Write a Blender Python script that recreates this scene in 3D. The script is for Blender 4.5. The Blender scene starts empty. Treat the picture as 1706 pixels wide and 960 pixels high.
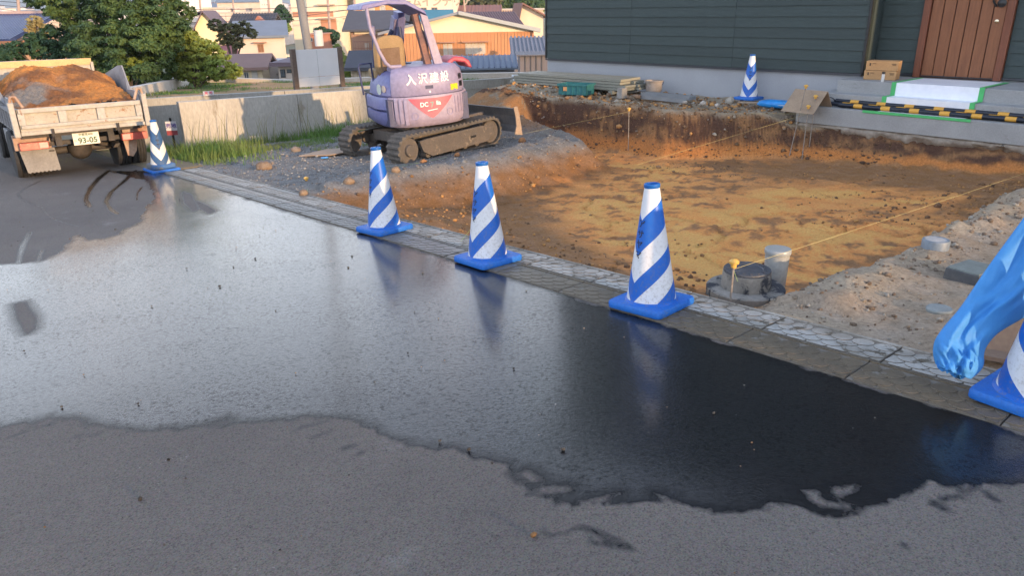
import bpy, bmesh, math, random
import numpy as np
from mathutils import Vector, Matrix, noise as mnoise
random.seed(7); rng = np.random.default_rng(11)
scene = bpy.context.scene
COL = scene.collection
pi = math.pi
# ---------------------------------------------------------------- camera
F, CX, CY, HCAM = 1232.0, 853.0, 480.0, 1.5
_d = Vector((52.0, 3240.0, F)).normalized()          # 'down' seen in camera coordinates
_up = -_d
_fw = (Vector((0, 0, 1)) - _d * _d.z).normalized()
_rt = _d.cross(_fw).normalized()
def c2w(e): return Vector((e.dot(_rt), e.dot(_fw), e.dot(_up)))
cam_d = bpy.data.cameras.new('camera'); cam = bpy.data.objects.new('camera', cam_d); COL.objects.link(cam)
cam_d.sensor_width = 36.0; cam_d.lens = F / 1706 * 36; cam_d.clip_start = 0.05; cam_d.clip_end = 20000
r3 = Matrix((c2w(Vector((1, 0, 0))), c2w(Vector((0, -1, 0))), c2w(Vector((0, 0, -1))))).transposed()
cam.matrix_world = Matrix.Translation((0, 0, HCAM)) @ r3.to_4x4()
scene.camera = cam
scene.render.resolution_x, scene.render.resolution_y = 1024, 577
# ---------------------------------------------------------------- light
SUN_EL = math.radians(7.5); sx, sy = 0.70, -0.714
SUN_AZ = math.atan2(sx, sy)
w = bpy.data.worlds.new('World'); scene.world = w; w.use_nodes = True
nt = w.node_tree; bg = nt.nodes['Background']
sky = nt.nodes.new('ShaderNodeTexSky'); sky.sky_type = 'NISHITA'; sky.sun_disc = False
sky.sun_elevation = SUN_EL; sky.sun_rotation = SUN_AZ; sky.air_density = 1.0; sky.dust_density = 1.5; sky.ozone_density = 1.0
# thin even cloud veil over the whole sky, a little denser towards the horizon
wtc = nt.nodes.new('ShaderNodeTexCoord'); wsx = nt.nodes.new('ShaderNodeSeparateXYZ'); nt.links.new(wtc.outputs['Generated'], wsx.inputs[0])
wmp = nt.nodes.new('ShaderNodeMapping'); wmp.inputs['Scale'].default_value = (1.6, 1.6, 5); nt.links.new(wtc.outputs['Generated'], wmp.inputs[0])
wns = nt.nodes.new('ShaderNodeTexNoise'); wns.inputs['Scale'].default_value = 1.6; wns.inputs['Detail'].default_value = 6; nt.links.new(wmp.outputs[0], wns.inputs['Vector'])
wr = nt.nodes.new('ShaderNodeMapRange'); wr.inputs[1].default_value = .35; wr.inputs[2].default_value = .7; wr.inputs[3].default_value = .78; wr.inputs[4].default_value = .97; nt.links.new(wns.outputs[0], wr.inputs[0])
wz = nt.nodes.new('ShaderNodeMapRange'); wz.inputs[1].default_value = 0; wz.inputs[2].default_value = .8; wz.inputs[3].default_value = 1.0; wz.inputs[4].default_value = .85; nt.links.new(wsx.outputs[2], wz.inputs[0])
wm_ = nt.nodes.new('ShaderNodeMath'); wm_.operation = 'MULTIPLY'; nt.links.new(wr.outputs[0], wm_.inputs[0]); nt.links.new(wz.outputs[0], wm_.inputs[1])
wmx = nt.nodes.new('ShaderNodeMix'); wmx.data_type = 'RGBA'; nt.links.new(wm_.outputs[0], wmx.inputs[0]); nt.links.new(sky.outputs[0], wmx.inputs[6])
wg = nt.nodes.new('ShaderNodeMapRange'); wg.inputs[1].default_value = .12; wg.inputs[2].default_value = .75; nt.links.new(wsx.outputs[2], wg.inputs[0])
wv = nt.nodes.new('ShaderNodeMix'); wv.data_type = 'RGBA'; wv.inputs[6].default_value = (7.2, 7.6, 8.3, 1); wv.inputs[7].default_value = (1.55, 2.1, 3.3, 1); nt.links.new(wg.outputs[0], wv.inputs[0]); nt.links.new(wv.outputs[2], wmx.inputs[7])
nt.links.new(wmx.outputs[2], bg.inputs[0]); bg.inputs[1].default_value = 0.15
sun_d = bpy.data.lights.new('sun', 'SUN'); sun_d.energy = 3.6; sun_d.angle = math.radians(0.6); sun_d.color = (1.0, 0.66, 0.36)
sun = bpy.data.objects.new('sun', sun_d); COL.objects.link(sun)
sdir = Vector((sx * math.cos(SUN_EL), sy * math.cos(SUN_EL), math.sin(SUN_EL))).normalized()
sun.rotation_euler = sdir.to_track_quat('Z', 'Y').to_euler(); sun.location = (20, -16, 12)
scene.view_settings.view_transform = 'Standard'; scene.view_settings.look = 'None'
scene.view_settings.exposure = 1.5; scene.view_settings.gamma = 1.0
# ---------------------------------------------------------------- measuring helpers
def ray(x, y): return c2w(Vector((x - CX, y - CY, F)))
def G(x, y, z=0.0):                                  # photo point on a level plane
    r = ray(x, y); t = (z - HCAM) / r.z; return r * t + Vector((0, 0, HCAM))
def AT(x, y, Y):                                     # photo point at a distance
    r = ray(x, y); return r * (Y / r.y) + Vector((0, 0, HCAM))
US = (-.652, .759); NS = (.759, .652); SL = .055
def UV(u, v, z=0.0): return Vector((u * US[0] + v * NS[0], u * US[1] + v * NS[1], z))
def uv(p): return p[0] * US[0] + p[1] * US[1], p[0] * NS[0] + p[1] * NS[1]
def rz(u): return .02 - SL * u
def RD(x, y, dz=0.0):                                # photo point on the sloping road plane
    a, b, c = -SL * US[0], -SL * US[1], .02 + dz
    r = ray(x, y); t = (c - HCAM) / (r.z - a * r.x - b * r.y); return r * t + Vector((0, 0, HCAM))
def GV(x, y, v):                                     # photo point on a vertical plane parallel to the road
    r = ray(x, y); t = v / (r.x * NS[0] + r.y * NS[1]); return r * t + Vector((0, 0, HCAM))
U_ANG = math.atan2(US[1], US[0]); N_ANG = math.atan2(NS[1], NS[0])
# ---------------------------------------------------------------- mesh helpers
class MB:
    def __init__(s): s.v = []; s.f = []; s.m = []
    def add(s, vs, fs, mi=0):
        o = len(s.v); s.v += [tuple(p) for p in vs]; s.f += [tuple(i + o for i in f) for f in fs]; s.m += [mi] * len(fs); return s
    def xform(s, M, start=0):
        for i in range(start, len(s.v)): s.v[i] = tuple(M @ Vector(s.v[i]))
        return s
    def box(s, c, d, rz_=0, M=None, mi=0, taper=1.0):
        hx, hy, hz = d[0] / 2, d[1] / 2, d[2] / 2
        vs = [Vector((x * (taper if z > 0 else 1), y * (taper if z > 0 else 1), z)) for z in (-hz, hz) for x, y in ((-hx, -hy), (hx, -hy), (hx, hy), (-hx, hy))]
        R = Matrix.Rotation(rz_, 4, 'Z') if M is None else M
        vs = [R @ p + Vector(c) for p in vs]
        return s.add(vs, [(3, 2, 1, 0), (4, 5, 6, 7), (0, 1, 5, 4), (1, 2, 6, 5), (2, 3, 7, 6), (3, 0, 4, 7)], mi)
    def bb(s, x0, x1, y0, y1, z0, z1, mi=0): return s.box(((x0 + x1) / 2, (y0 + y1) / 2, (z0 + z1) / 2), (x1 - x0, y1 - y0, z1 - z0), mi=mi)
    def tube(s, pts, r, n=8, mi=0, cap=True, closed=False):
        pts = [Vector(p) for p in pts]; N = len(pts); rr = r if isinstance(r, (list, tuple)) else [r] * N
        rings = []; up = Vector((0, 0, 1)); prev = None
        for i, p in enumerate(pts):
            a = pts[(i - 1) % N] if (closed or i > 0) else p; b = pts[(i + 1) % N] if (closed or i < N - 1) else p
            t = (b - a).normalized()
            if prev is None:
                q = up if abs(t.z) < .9 else Vector((1, 0, 0)); x = t.cross(q).normalized()
            else: x = (prev - t * prev.dot(t)).normalized()
            prev = x; y = t.cross(x)
            rings.append([p + (x * math.cos(k * 2 * pi / n) + y * math.sin(k * 2 * pi / n)) * rr[i] for k in range(n)])
        vs = [q for R in rings for q in R]; fs = []
        for i in range(N if closed else N - 1):
            j = (i + 1) % N
            for k in range(n): k2 = (k + 1) % n; fs.append((i * n + k, i * n + k2, j * n + k2, j * n + k))
        if cap and not closed: fs.append(tuple(range(n - 1, -1, -1))); fs.append(tuple((N - 1) * n + k for k in range(n)))
        return s.add(vs, fs, mi)
    def lathe(s, prof, n=24, c=(0, 0, 0), mi=0, M=None):
        vs = []; fs = []
        for (r, z) in prof:
            for k in range(n):
                p = Vector((r * math.cos(2 * pi * k / n), r * math.sin(2 * pi * k / n), z)); 
                if M is not None: p = M @ p
                vs.append(p + Vector(c))
        m = len(prof)
        for i in range(m - 1):
            for k in range(n): k2 = (k + 1) % n; fs.append((i * n + k, i * n + k2, (i + 1) * n + k2, (i + 1) * n + k))
        if prof[0][0] > 1e-6: fs.append(tuple(range(n - 1, -1, -1)))
        if prof[-1][0] > 1e-6: fs.append(tuple((m - 1) * n + k for k in range(n)))
        return s.add(vs, fs, mi)
    def prism(s, poly, axis, a, b, mi=0):            # 2-D outline extruded along an axis
        def P(q, h): return {'x': (h, q[0], q[1]), 'y': (q[0], h, q[1]), 'z': (q[0], q[1], h)}[axis]
        n = len(poly); vs = [P(q, a) for q in poly] + [P(q, b) for q in poly]
        fs = [tuple(range(n)), tuple(range(2 * n - 1, n - 1, -1))] + [(i, i + n, (i + 1) % n + n, (i + 1) % n) for i in range(n)]
        return s.add(vs, fs, mi)
    def build(s, name, mats, parent=None, smooth=None, bevel=0, loc=None, rot=None, label=None):
        me = bpy.data.meshes.new(name); me.from_pydata(s.v, [], s.f)
        mats = mats if isinstance(mats, (list, tuple)) else [mats]
        for m in mats: me.materials.append(m)
        if len(mats) > 1: me.polygons.foreach_set('material_index', s.m)
        bm = bmesh.new(); bm.from_mesh(me); bmesh.ops.recalc_face_normals(bm, faces=bm.faces); bm.to_mesh(me); bm.free()
        if smooth is not None:
            me.polygons.foreach_set('use_smooth', [True] * len(me.polygons)); me.set_sharp_from_angle(angle=math.radians(smooth))
        me.update(); o = bpy.data.objects.new(name, me); COL.objects.link(o)
        if bevel:
            b = o.modifiers.new('bevel', 'BEVEL'); b.width = bevel; b.segments = 2; b.limit_method = 'ANGLE'; b.angle_limit = math.radians(40); b.harden_normals = False
        if parent: o.parent = parent
        if loc is not None: o.location = loc
        if rot is not None: o.rotation_euler = rot
        if label: o['label'] = label
        return o
def tag(o, label=None, cat=None, group=None, kind=None):
    if label: o['label'] = label
    if cat: o['category'] = cat
    if group: o['group'] = group
    if kind: o['kind'] = kind
    return o
def thing(name, label, cat, loc=(0, 0, 0), rot=0, group=None):
    o = bpy.data.objects.new(name, None); COL.objects.link(o); o.location = loc
    o.rotation_euler = (0, 0, rot) if not isinstance(rot, (tuple, list)) else rot
    o.empty_display_size = .2
    return tag(o, label, cat, group)
def struct(o): o['kind'] = 'structure'; return o
def copy_tree(o, parent=None, keep=True):
    c = o.copy(); COL.objects.link(c); c.parent = parent
    for ch in list(o.children): copy_tree(ch, c)
    return c
def raw(name, V, Fc, mat, parent=None, smooth=False, attrs=None):
    me = bpy.data.meshes.new(name); V = np.asarray(V, np.float32); Fc = np.asarray(Fc, np.int32); k = Fc.shape[1]
    me.vertices.add(len(V)); me.vertices.foreach_set('co', V.ravel()); me.loops.add(Fc.size); me.loops.foreach_set('vertex_index', Fc.ravel())
    me.polygons.add(len(Fc)); me.polygons.foreach_set('loop_start', np.arange(0, Fc.size, k, dtype=np.int32)); me.polygons.foreach_set('loop_total', np.full(len(Fc), k, np.int32))
    me.update(calc_edges=True); me.validate()
    if smooth: me.polygons.foreach_set('use_smooth', [True] * len(me.polygons))
    for n_, a in (attrs or {}).items():
        if a.ndim == 1: t = me.attributes.new(n_, 'FLOAT', 'POINT'); t.data.foreach_set('value', a.astype(np.float32))
        else: t = me.attributes.new(n_, 'FLOAT_COLOR', 'POINT'); t.data.foreach_set('color', a.astype(np.float32).ravel())
    if mat: me.materials.append(mat)
    o = bpy.data.objects.new(name, me); COL.objects.link(o)
    if parent: o.parent = parent
    return o
def vnoise(x, y, seed=0):                            # vectorised value noise, -1..1
    x = np.asarray(x, float); y = np.asarray(y, float); xi = np.floor(x).astype(np.int64); yi = np.floor(y).astype(np.int64)
    fx = x - xi; fy = y - yi; fx = fx * fx * (3 - 2 * fx); fy = fy * fy * (3 - 2 * fy)
    def h(a, b):
        n = (a * 374761393 + b * 668265263 + seed * 974711) & 0x7fffffff
        n = ((n ^ (n >> 13)) * 1274126177) & 0x7fffffff; n = n ^ (n >> 16); return (n & 0xffff) / 32767.5 - 1
    return (h(xi, yi) * (1 - fx) + h(xi + 1, yi) * fx) * (1 - fy) + (h(xi, yi + 1) * (1 - fx) + h(xi + 1, yi + 1) * fx) * fy
def fbm(x, y, oct=4, seed=0):
    r = 0; a = 1; t = 0
    for i in range(oct): r = r + a * vnoise(x * 2 ** i, y * 2 ** i, seed + i * 17); t += a; a *= .5
    return r / t
def sstep(a, b, x): t = np.clip((x - a) / (b - a), 0, 1); return t * t * (3 - 2 * t)
# ---------------------------------------------------------------- materials
MATS = {}
def node(nt, t, **k):
    n = nt.nodes.new(t)
    for a, b in k.items(): setattr(n, a, b)
    return n
def mix(nt, fac, a, b, mode='MIX'):
    m = node(nt, 'ShaderNodeMix', data_type='RGBA', blend_type=mode)
    for s, v in ((m.inputs[0], fac), (m.inputs[6], a), (m.inputs[7], b)):
        if hasattr(v, 'is_linked') or isinstance(v, bpy.types.NodeSocket): nt.links.new(v, s)
        else: s.default_value = v if not isinstance(v, (tuple, list)) else (*v, 1)[:4]
    return m.outputs[2]
def math_(nt, op, a, b=None, c=None, clamp=False):
    m = node(nt, 'ShaderNodeMath', operation=op, use_clamp=clamp)
    for i, v in enumerate((a, b, c)):
        if v is None: continue
        if isinstance(v, bpy.types.NodeSocket): nt.links.new(v, m.inputs[i])
        else: m.inputs[i].default_value = v
    return m.outputs[0]
def nz(nt, vec, scale, detail=4, rough=.55, out=0, dist=0):
    n = node(nt, 'ShaderNodeTexNoise'); n.inputs['Scale'].default_value = scale; n.inputs['Detail'].default_value = detail; n.inputs['Roughness'].default_value = rough; n.inputs['Distortion'].default_value = dist
    nt.links.new(vec, n.inputs['Vector']); return n.outputs[out]
def ramp(nt, fac, a, b):
    m = node(nt, 'ShaderNodeMapRange', clamp=True); m.inputs[1].default_value = a; m.inputs[2].default_value = b; nt.links.new(fac, m.inputs[0]); return m.outputs[0]
def newmat(name):
    m = bpy.data.materials.new(name); m.use_nodes = True; return m, m.node_tree, m.node_tree.nodes['Principled BSDF']
def mat(name, c, c2=None, scale=4, lo=.35, hi=.7, rough=.6, metal=0, bump=.0, bscale=40, spot=None, sscale=8, sth=.62, stretch=None, coat=0, trans=0, spec=None, fine=.12):
    if name in MATS: return MATS[name]
    m, nt, b = newmat(name); tc = node(nt, 'ShaderNodeTexCoord').outputs['Object']
    if stretch:
        mp = node(nt, 'ShaderNodeMapping'); mp.inputs['Scale'].default_value = stretch; nt.links.new(tc, mp.inputs[0]); tc = mp.outputs[0]
    c2 = c2 or tuple(x * .78 for x in c)
    col = mix(nt, ramp(nt, nz(nt, tc, scale, 6, .6), lo, hi), c, c2)
    if fine: col = mix(nt, fine, col, mix(nt, ramp(nt, nz(nt, tc, bscale, 3), .3, .7), (.0, .0, .0), (1, 1, 1)), 'OVERLAY')
    if spot: col = mix(nt, ramp(nt, nz(nt, tc, sscale, 8, .7, dist=.4), sth, sth + .06), col, spot)
    nt.links.new(col, b.inputs['Base Color'])
    rr = ramp(nt, nz(nt, tc, scale * 2.3, 4), .2, .8); nt.links.new(math_(nt, 'MULTIPLY_ADD', rr, .2, rough - .1, clamp=True), b.inputs['Roughness'])
    b.inputs['Metallic'].default_value = metal; b.inputs['Coat Weight'].default_value = coat
    if spec is not None: b.inputs['Specular IOR Level'].default_value = spec
    if bump:
        bn = node(nt, 'ShaderNodeBump'); bn.inputs['Strength'].default_value = bump; bn.inputs['Distance'].default_value = .01
        nt.links.new(nz(nt, tc, bscale, 6, .65), bn.inputs['Height']); nt.links.new(bn.outputs[0], b.inputs['Normal'])
    MATS[name] = m; return m
def plain(name, c, rough=.6, **k): return mat(name, c, rough=rough, fine=0, **k)
# painted lettering: text curve -> mesh, returned as (verts, faces), centred, height = size
def text_mesh(s, size, thick=0.0):
    cu = bpy.data.curves.new('lettering', 'FONT'); cu.body = s; cu.size = size; cu.align_x = 'CENTER'; cu.align_y = 'CENTER'; cu.resolution_u = 3; cu.offset = thick
    o = bpy.data.objects.new('lettering_tmp', cu); COL.objects.link(o); dg = bpy.context.evaluated_depsgraph_get()
    me = bpy.data.meshes.new_from_object(o.evaluated_get(dg)); vs = [v.co.copy() for v in me.vertices]; fs = [tuple(p.vertices) for p in me.polygons]
    bpy.data.objects.remove(o); bpy.data.curves.remove(cu); bpy.data.meshes.remove(me)
    return vs, fs
# ================================================================ ASPHALT ROAD
def pxpoly(pts, dz=0.0): return [RD(x, y, dz).xy for x, y in pts]
def seg_dist(X, Y, pts, closed):
    d = np.full(X.shape, 1e9); n = len(pts)
    for i in range(n if closed else n - 1):
        a = pts[i]; b = pts[(i + 1) % n]; dx, dy = b[0] - a[0], b[1] - a[1]; L = dx * dx + dy * dy + 1e-12
        t = np.clip(((X - a[0]) * dx + (Y - a[1]) * dy) / L, 0, 1); d = np.minimum(d, np.hypot(X - a[0] - t * dx, Y - a[1] - t * dy))
    return d
def inside(X, Y, pts):
    r = np.zeros(X.shape, bool); n = len(pts)
    for i in range(n):
        x1, y1 = pts[i]; x2, y2 = pts[(i + 1) % n]
        c = ((y1 > Y) != (y2 > Y)) & (X < (x2 - x1) * (Y - y1) / (y2 - y1 + 1e-12) + x1); r ^= c
    return r
def sdf(X, Y, pts): d = seg_dist(X, Y, pts, True); return np.where(inside(X, Y, pts), -d, d)
WET = pxpoly([(-420, 735), (-150, 722), (0, 712), (38, 706), (76, 699), (118, 704), (150, 714), (190, 719), (235, 722), (300, 716), (345, 712), (400, 707), (452, 702), (520, 697), (572, 699), (610, 710), (660, 737), (705, 748), (752, 752), (800, 765), (832, 772), (845, 792),
              (868, 815), (905, 838), (960, 846), (1000, 838), (1030, 846), (1085, 840), (1120, 850), (1180, 852), (1250, 848), (1300, 842), (1330, 838), (1345, 852), (1400, 858), (1450, 846), (1500, 836), (1555, 808), (1600, 815), (1640, 812), (1706, 816), (2100, 850)]) \
    + [(2.9, -1.2)] + [UV(-3, 2.98).xy, UV(11.2, 2.98).xy, UV(11.9, 2.5).xy] \
    + pxpoly([(240, 300), (262, 330), (240, 345), (225, 372), (190, 392), (150, 400), (128, 392), (108, 412), (84, 428), (60, 436), (0, 440), (-160, 450), (-420, 470)])
DRY = [pxpoly(p) for p in ([(24, 506), (40, 503), (58, 530), (57, 548), (45, 556), (30, 530)], [(880, 784), (904, 801), (885, 803), (862, 790)], [(890, 820), (905, 812), (950, 811), (948, 819), (905, 825)],
      [(1093, 823), (1125, 835), (1118, 840), (1096, 829)], [(1340, 820), (1362, 818), (1368, 836), (1420, 843), (1400, 847), (1362, 843)], [(1385, 815), (1428, 810), (1424, 818), (1395, 828)], [(968, 838), (1005, 830), (1032, 823), (1015, 833), (975, 845)],
      [(280, 721), (330, 713), (378, 699), (372, 704), (330, 718)], [(160, 350), (182, 362), (186, 392), (172, 398), (160, 380)], [(305, 320), (318, 324), (330, 350), (322, 352), (308, 338)], [(327, 335), (345, 343), (358, 352), (350, 356), (333, 346)])]
STREAK = [(pxpoly(p), w_) for p, w_ in (([(182, 284), (165, 297), (152, 312), (145, 325), (143, 334), (150, 345)], .036), ([(226, 284), (206, 303), (185, 320), (177, 336), (184, 349), (196, 357)], .034),
      ([(68, 301), (45, 312), (30, 323), (34, 331), (55, 341), (70, 346), (80, 360), (95, 368), (115, 374), (133, 378)], .012), ([(236, 312), (229, 322), (228, 334)], .02),
      ([(50, 388), (38, 410), (30, 440), (24, 480)], .03), ([(70, 417), (62, 440), (58, 470)], .028), ([(905, 884), (915, 895), (938, 890), (965, 878)], .006), ([(970, 880), (1000, 890), (1050, 915)], .012), ([(985, 905), (1040, 912)], .010),
      ([(20, 728), (60, 712), (90, 708)], .012), ([(120, 728), (165, 725)], .010), ([(470, 722), (500, 714), (545, 702)], .007), ([(520, 730), (552, 718)], .008), ([(573, 748), (585, 744)], .016), ([(598, 757), (603, 754)], .01),
      ([(1502, 908), (1514, 917)], .007), ([(1555, 840), (1575, 850)], .012), ([(1640, 820), (1660, 835)], .012), ([(1620, 812), (1600, 828), (1570, 832)], .01))]
def axis_pts(a, b, fa, fb, fine, coarse):
    r = [a]
    while r[-1] < b:
        x = r[-1]; d = 0 if fa <= x < fb else min(abs(x - fa), abs(x - fb)); r.append(x + min(coarse, fine + d * .25))
    r[-1] = b; return np.array(r)
ua = np.concatenate([axis_pts(-16, -1.6, -2, -1.6, .045, .8)[:-1], np.arange(-1.6, 2.6, .02), axis_pts(2.6, 22, 2.6, 12.6, .042, .8)]); va = np.concatenate([axis_pts(-16, -.4, -4.2, -.4, .045, .8)[:-1], np.arange(-.4, 2.97, .021), [2.975]])
UU, VV = np.meshgrid(ua, va, indexing='ij'); Xr = UU * US[0] + VV * NS[0]; Yr = UU * US[1] + VV * NS[1]
Z = .02 - SL * UU + .006 * fbm(UU * .7, VV * .7, 3, 3)
wob = .035 * fbm(Xr * 6, Yr * 6, 4, 5) + .02 * fbm(Xr * 2, Yr * 2, 2, 9)
sd = sdf(Xr, Yr, WET) + wob * np.clip(np.hypot(Xr, Yr) / 4, .35, 1.2)
sd = sd + .045 * fbm(Xr * 13, Yr * 13, 3, 15) * np.exp(-(sd / .07) ** 2) + .02 * fbm(Xr * 30, Yr * 30, 2, 16) * np.exp(-(sd / .05) ** 2)
for pts, w_ in STREAK: sd = np.minimum(sd, seg_dist(Xr, Yr, pts, False) - w_ * (1 + .35 * fbm(Xr * 3, Yr * 3, 3, 31)) + wob * .25 * min(1, w_ * 14))
for pts in DRY: sd = np.maximum(sd, -(sdf(Xr, Yr, pts) + wob * .15))
def grid_faces(nu, nv):
    i = np.arange(nu - 1)[:, None] * nv + np.arange(nv - 1)[None, :]; return np.stack([i, i + 1, i + nv + 1, i + nv], -1).reshape(-1, 4)
def m_asphalt():
    m, nt, b = newmat('wet_asphalt'); tc = node(nt, 'ShaderNodeTexCoord').outputs['Object']
    at = node(nt, 'ShaderNodeAttribute', attribute_name='wet').outputs['Fac']
    e = math_(nt, 'MULTIPLY_ADD', nz(nt, tc, 34, 5, .7), .036, -.018); e = math_(nt, 'ADD', at, e)
    wet = ramp(nt, e, .012, -.012)                                   # 1 inside the wetted area
    deep = ramp(nt, e, .0, -.55)
    vo = node(nt, 'ShaderNodeTexVoronoi'); vo.inputs['Scale'].default_value = 210; nt.links.new(tc, vo.inputs['Vector'])
    v2 = node(nt, 'ShaderNodeTexVoronoi'); v2.inputs['Scale'].default_value = 75; nt.links.new(tc, v2.inputs['Vector'])
    dry = mix(nt, ramp(nt, nz(nt, tc, .9, 5, .65), .3, .72), (.114, .102, .091), (.080, .072, .067))
    dry = mix(nt, math_(nt, 'MULTIPLY', ramp(nt, nz(nt, tc, .55, 3, .5), .5, .7), .5), dry, (.130, .122, .113))
    dry = mix(nt, ramp(nt, nz(nt, tc, 2.2, 6, .7, dist=.3), .60, .72), dry, (.15, .14, .135))
    hs = node(nt, 'ShaderNodeHueSaturation'); hs.inputs['Saturation'].default_value = .25; nt.links.new(vo.outputs['Color'], hs.inputs['Color'])
    dry = mix(nt, .6, dry, hs.outputs[0], 'OVERLAY')
    dry = mix(nt, ramp(nt, nz(nt, tc, 55, 3, .7), .62, .75), dry, (.035, .034, .036))
    dry = mix(nt, math_(nt, 'MULTIPLY', ramp(nt, nz(nt, tc, 90, 2, .5), .68, .74), ramp(nt, nz(nt, tc, 1.4, 4, .6), .55, .68)), dry, (.42, .40, .36))
    wc = mix(nt, ramp(nt, nz(nt, tc, 1.6, 6, .7), .35, .7), (.0045, .005, .006), (.009, .009, .010))
    wc = mix(nt, math_(nt, 'MULTIPLY', ramp(nt, nz(nt, tc, 110, 3, .7), .62, .74), ramp(nt, nz(nt, tc, 1.9, 5, .7, dist=.5), .58, .68)), wc, (.16, .10, .045))
    nt.links.new(mix(nt, wet, dry, wc), b.inputs['Base Color'])
    rw = math_(nt, 'MULTIPLY_ADD', deep, -.10, .22); rw = math_(nt, 'ADD', rw, math_(nt, 'MULTIPLY', ramp(nt, nz(nt, tc, 3, 5, .6), .35, .7), .05))
    ro = node(nt, 'ShaderNodeMix'); ro.inputs[2].default_value = .85; nt.links.new(wet, ro.inputs[0]); nt.links.new(rw, ro.inputs[3]); nt.links.new(ro.outputs[0], b.inputs['Roughness'])
    b.inputs['IOR'].default_value = 1.5
    gr = nz(nt, tc, 48, 4, .75); g2 = nz(nt, tc, 120, 2, .6)
    pit_ = math_(nt, 'MAXIMUM', ramp(nt, gr, .53, .60), math_(nt, 'MULTIPLY', ramp(nt, g2, .56, .64), .8)); pit_ = math_(nt, 'MULTIPLY', pit_, math_(nt, 'MULTIPLY_ADD', ramp(nt, nz(nt, tc, 1.3, 4, .6), .3, .7), .5, .4))
    sl = node(nt, 'ShaderNodeMix'); sl.inputs[2].default_value = .5; nt.links.new(wet, sl.inputs[0]); nt.links.new(math_(nt, 'MULTIPLY_ADD', pit_, -.14, .20), sl.inputs[3]); nt.links.new(sl.outputs[0], b.inputs['Specular IOR Level'])
    cw = math_(nt, 'MULTIPLY', ramp(nt, e, -.008, -.075), math_(nt, 'MULTIPLY_ADD', pit_, -.75, .88)); nt.links.new(cw, b.inputs['Coat Weight']); b.inputs['Coat IOR'].default_value = 1.33; b.inputs['Coat Roughness'].default_value = .11
    cb = node(nt, 'ShaderNodeBump'); cb.inputs['Distance'].default_value = .004; cb.inputs['Strength'].default_value = .10; nt.links.new(nz(nt, tc, 60, 4, .7), cb.inputs['Height']); nt.links.new(cb.outputs[0], b.inputs['Coat Normal'])
    h = math_(nt, 'ADD', math_(nt, 'MULTIPLY', vo.outputs['Distance'], .5), math_(nt, 'MULTIPLY', nz(nt, tc, 70, 6, .7), 1.1))
    h = math_(nt, 'ADD', h, math_(nt, 'MULTIPLY', v2.outputs['Distance'], .35)); h = math_(nt, 'ADD', h, math_(nt, 'MULTIPLY', gr, -1.1))
    bn = node(nt, 'ShaderNodeBump'); bn.inputs['Distance'].default_value = .006; nt.links.new(h, bn.inputs['Height'])
    st = node(nt, 'ShaderNodeMix'); st.inputs[2].default_value = .85; nt.links.new(wet, st.inputs[0]); nt.links.new(math_(nt, 'MULTIPLY_ADD', deep, -.08, .30), st.inputs[3]); nt.links.new(st.outputs[0], bn.inputs['Strength'])
    nt.links.new(bn.outputs[0], b.inputs['Normal']); return m
road = struct(raw('road', np.stack([Xr, Yr, Z], -1).reshape(-1, 3), grid_faces(len(ua), len(va)), m_asphalt(), smooth=True, attrs={'wet': sd.ravel()}))
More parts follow.
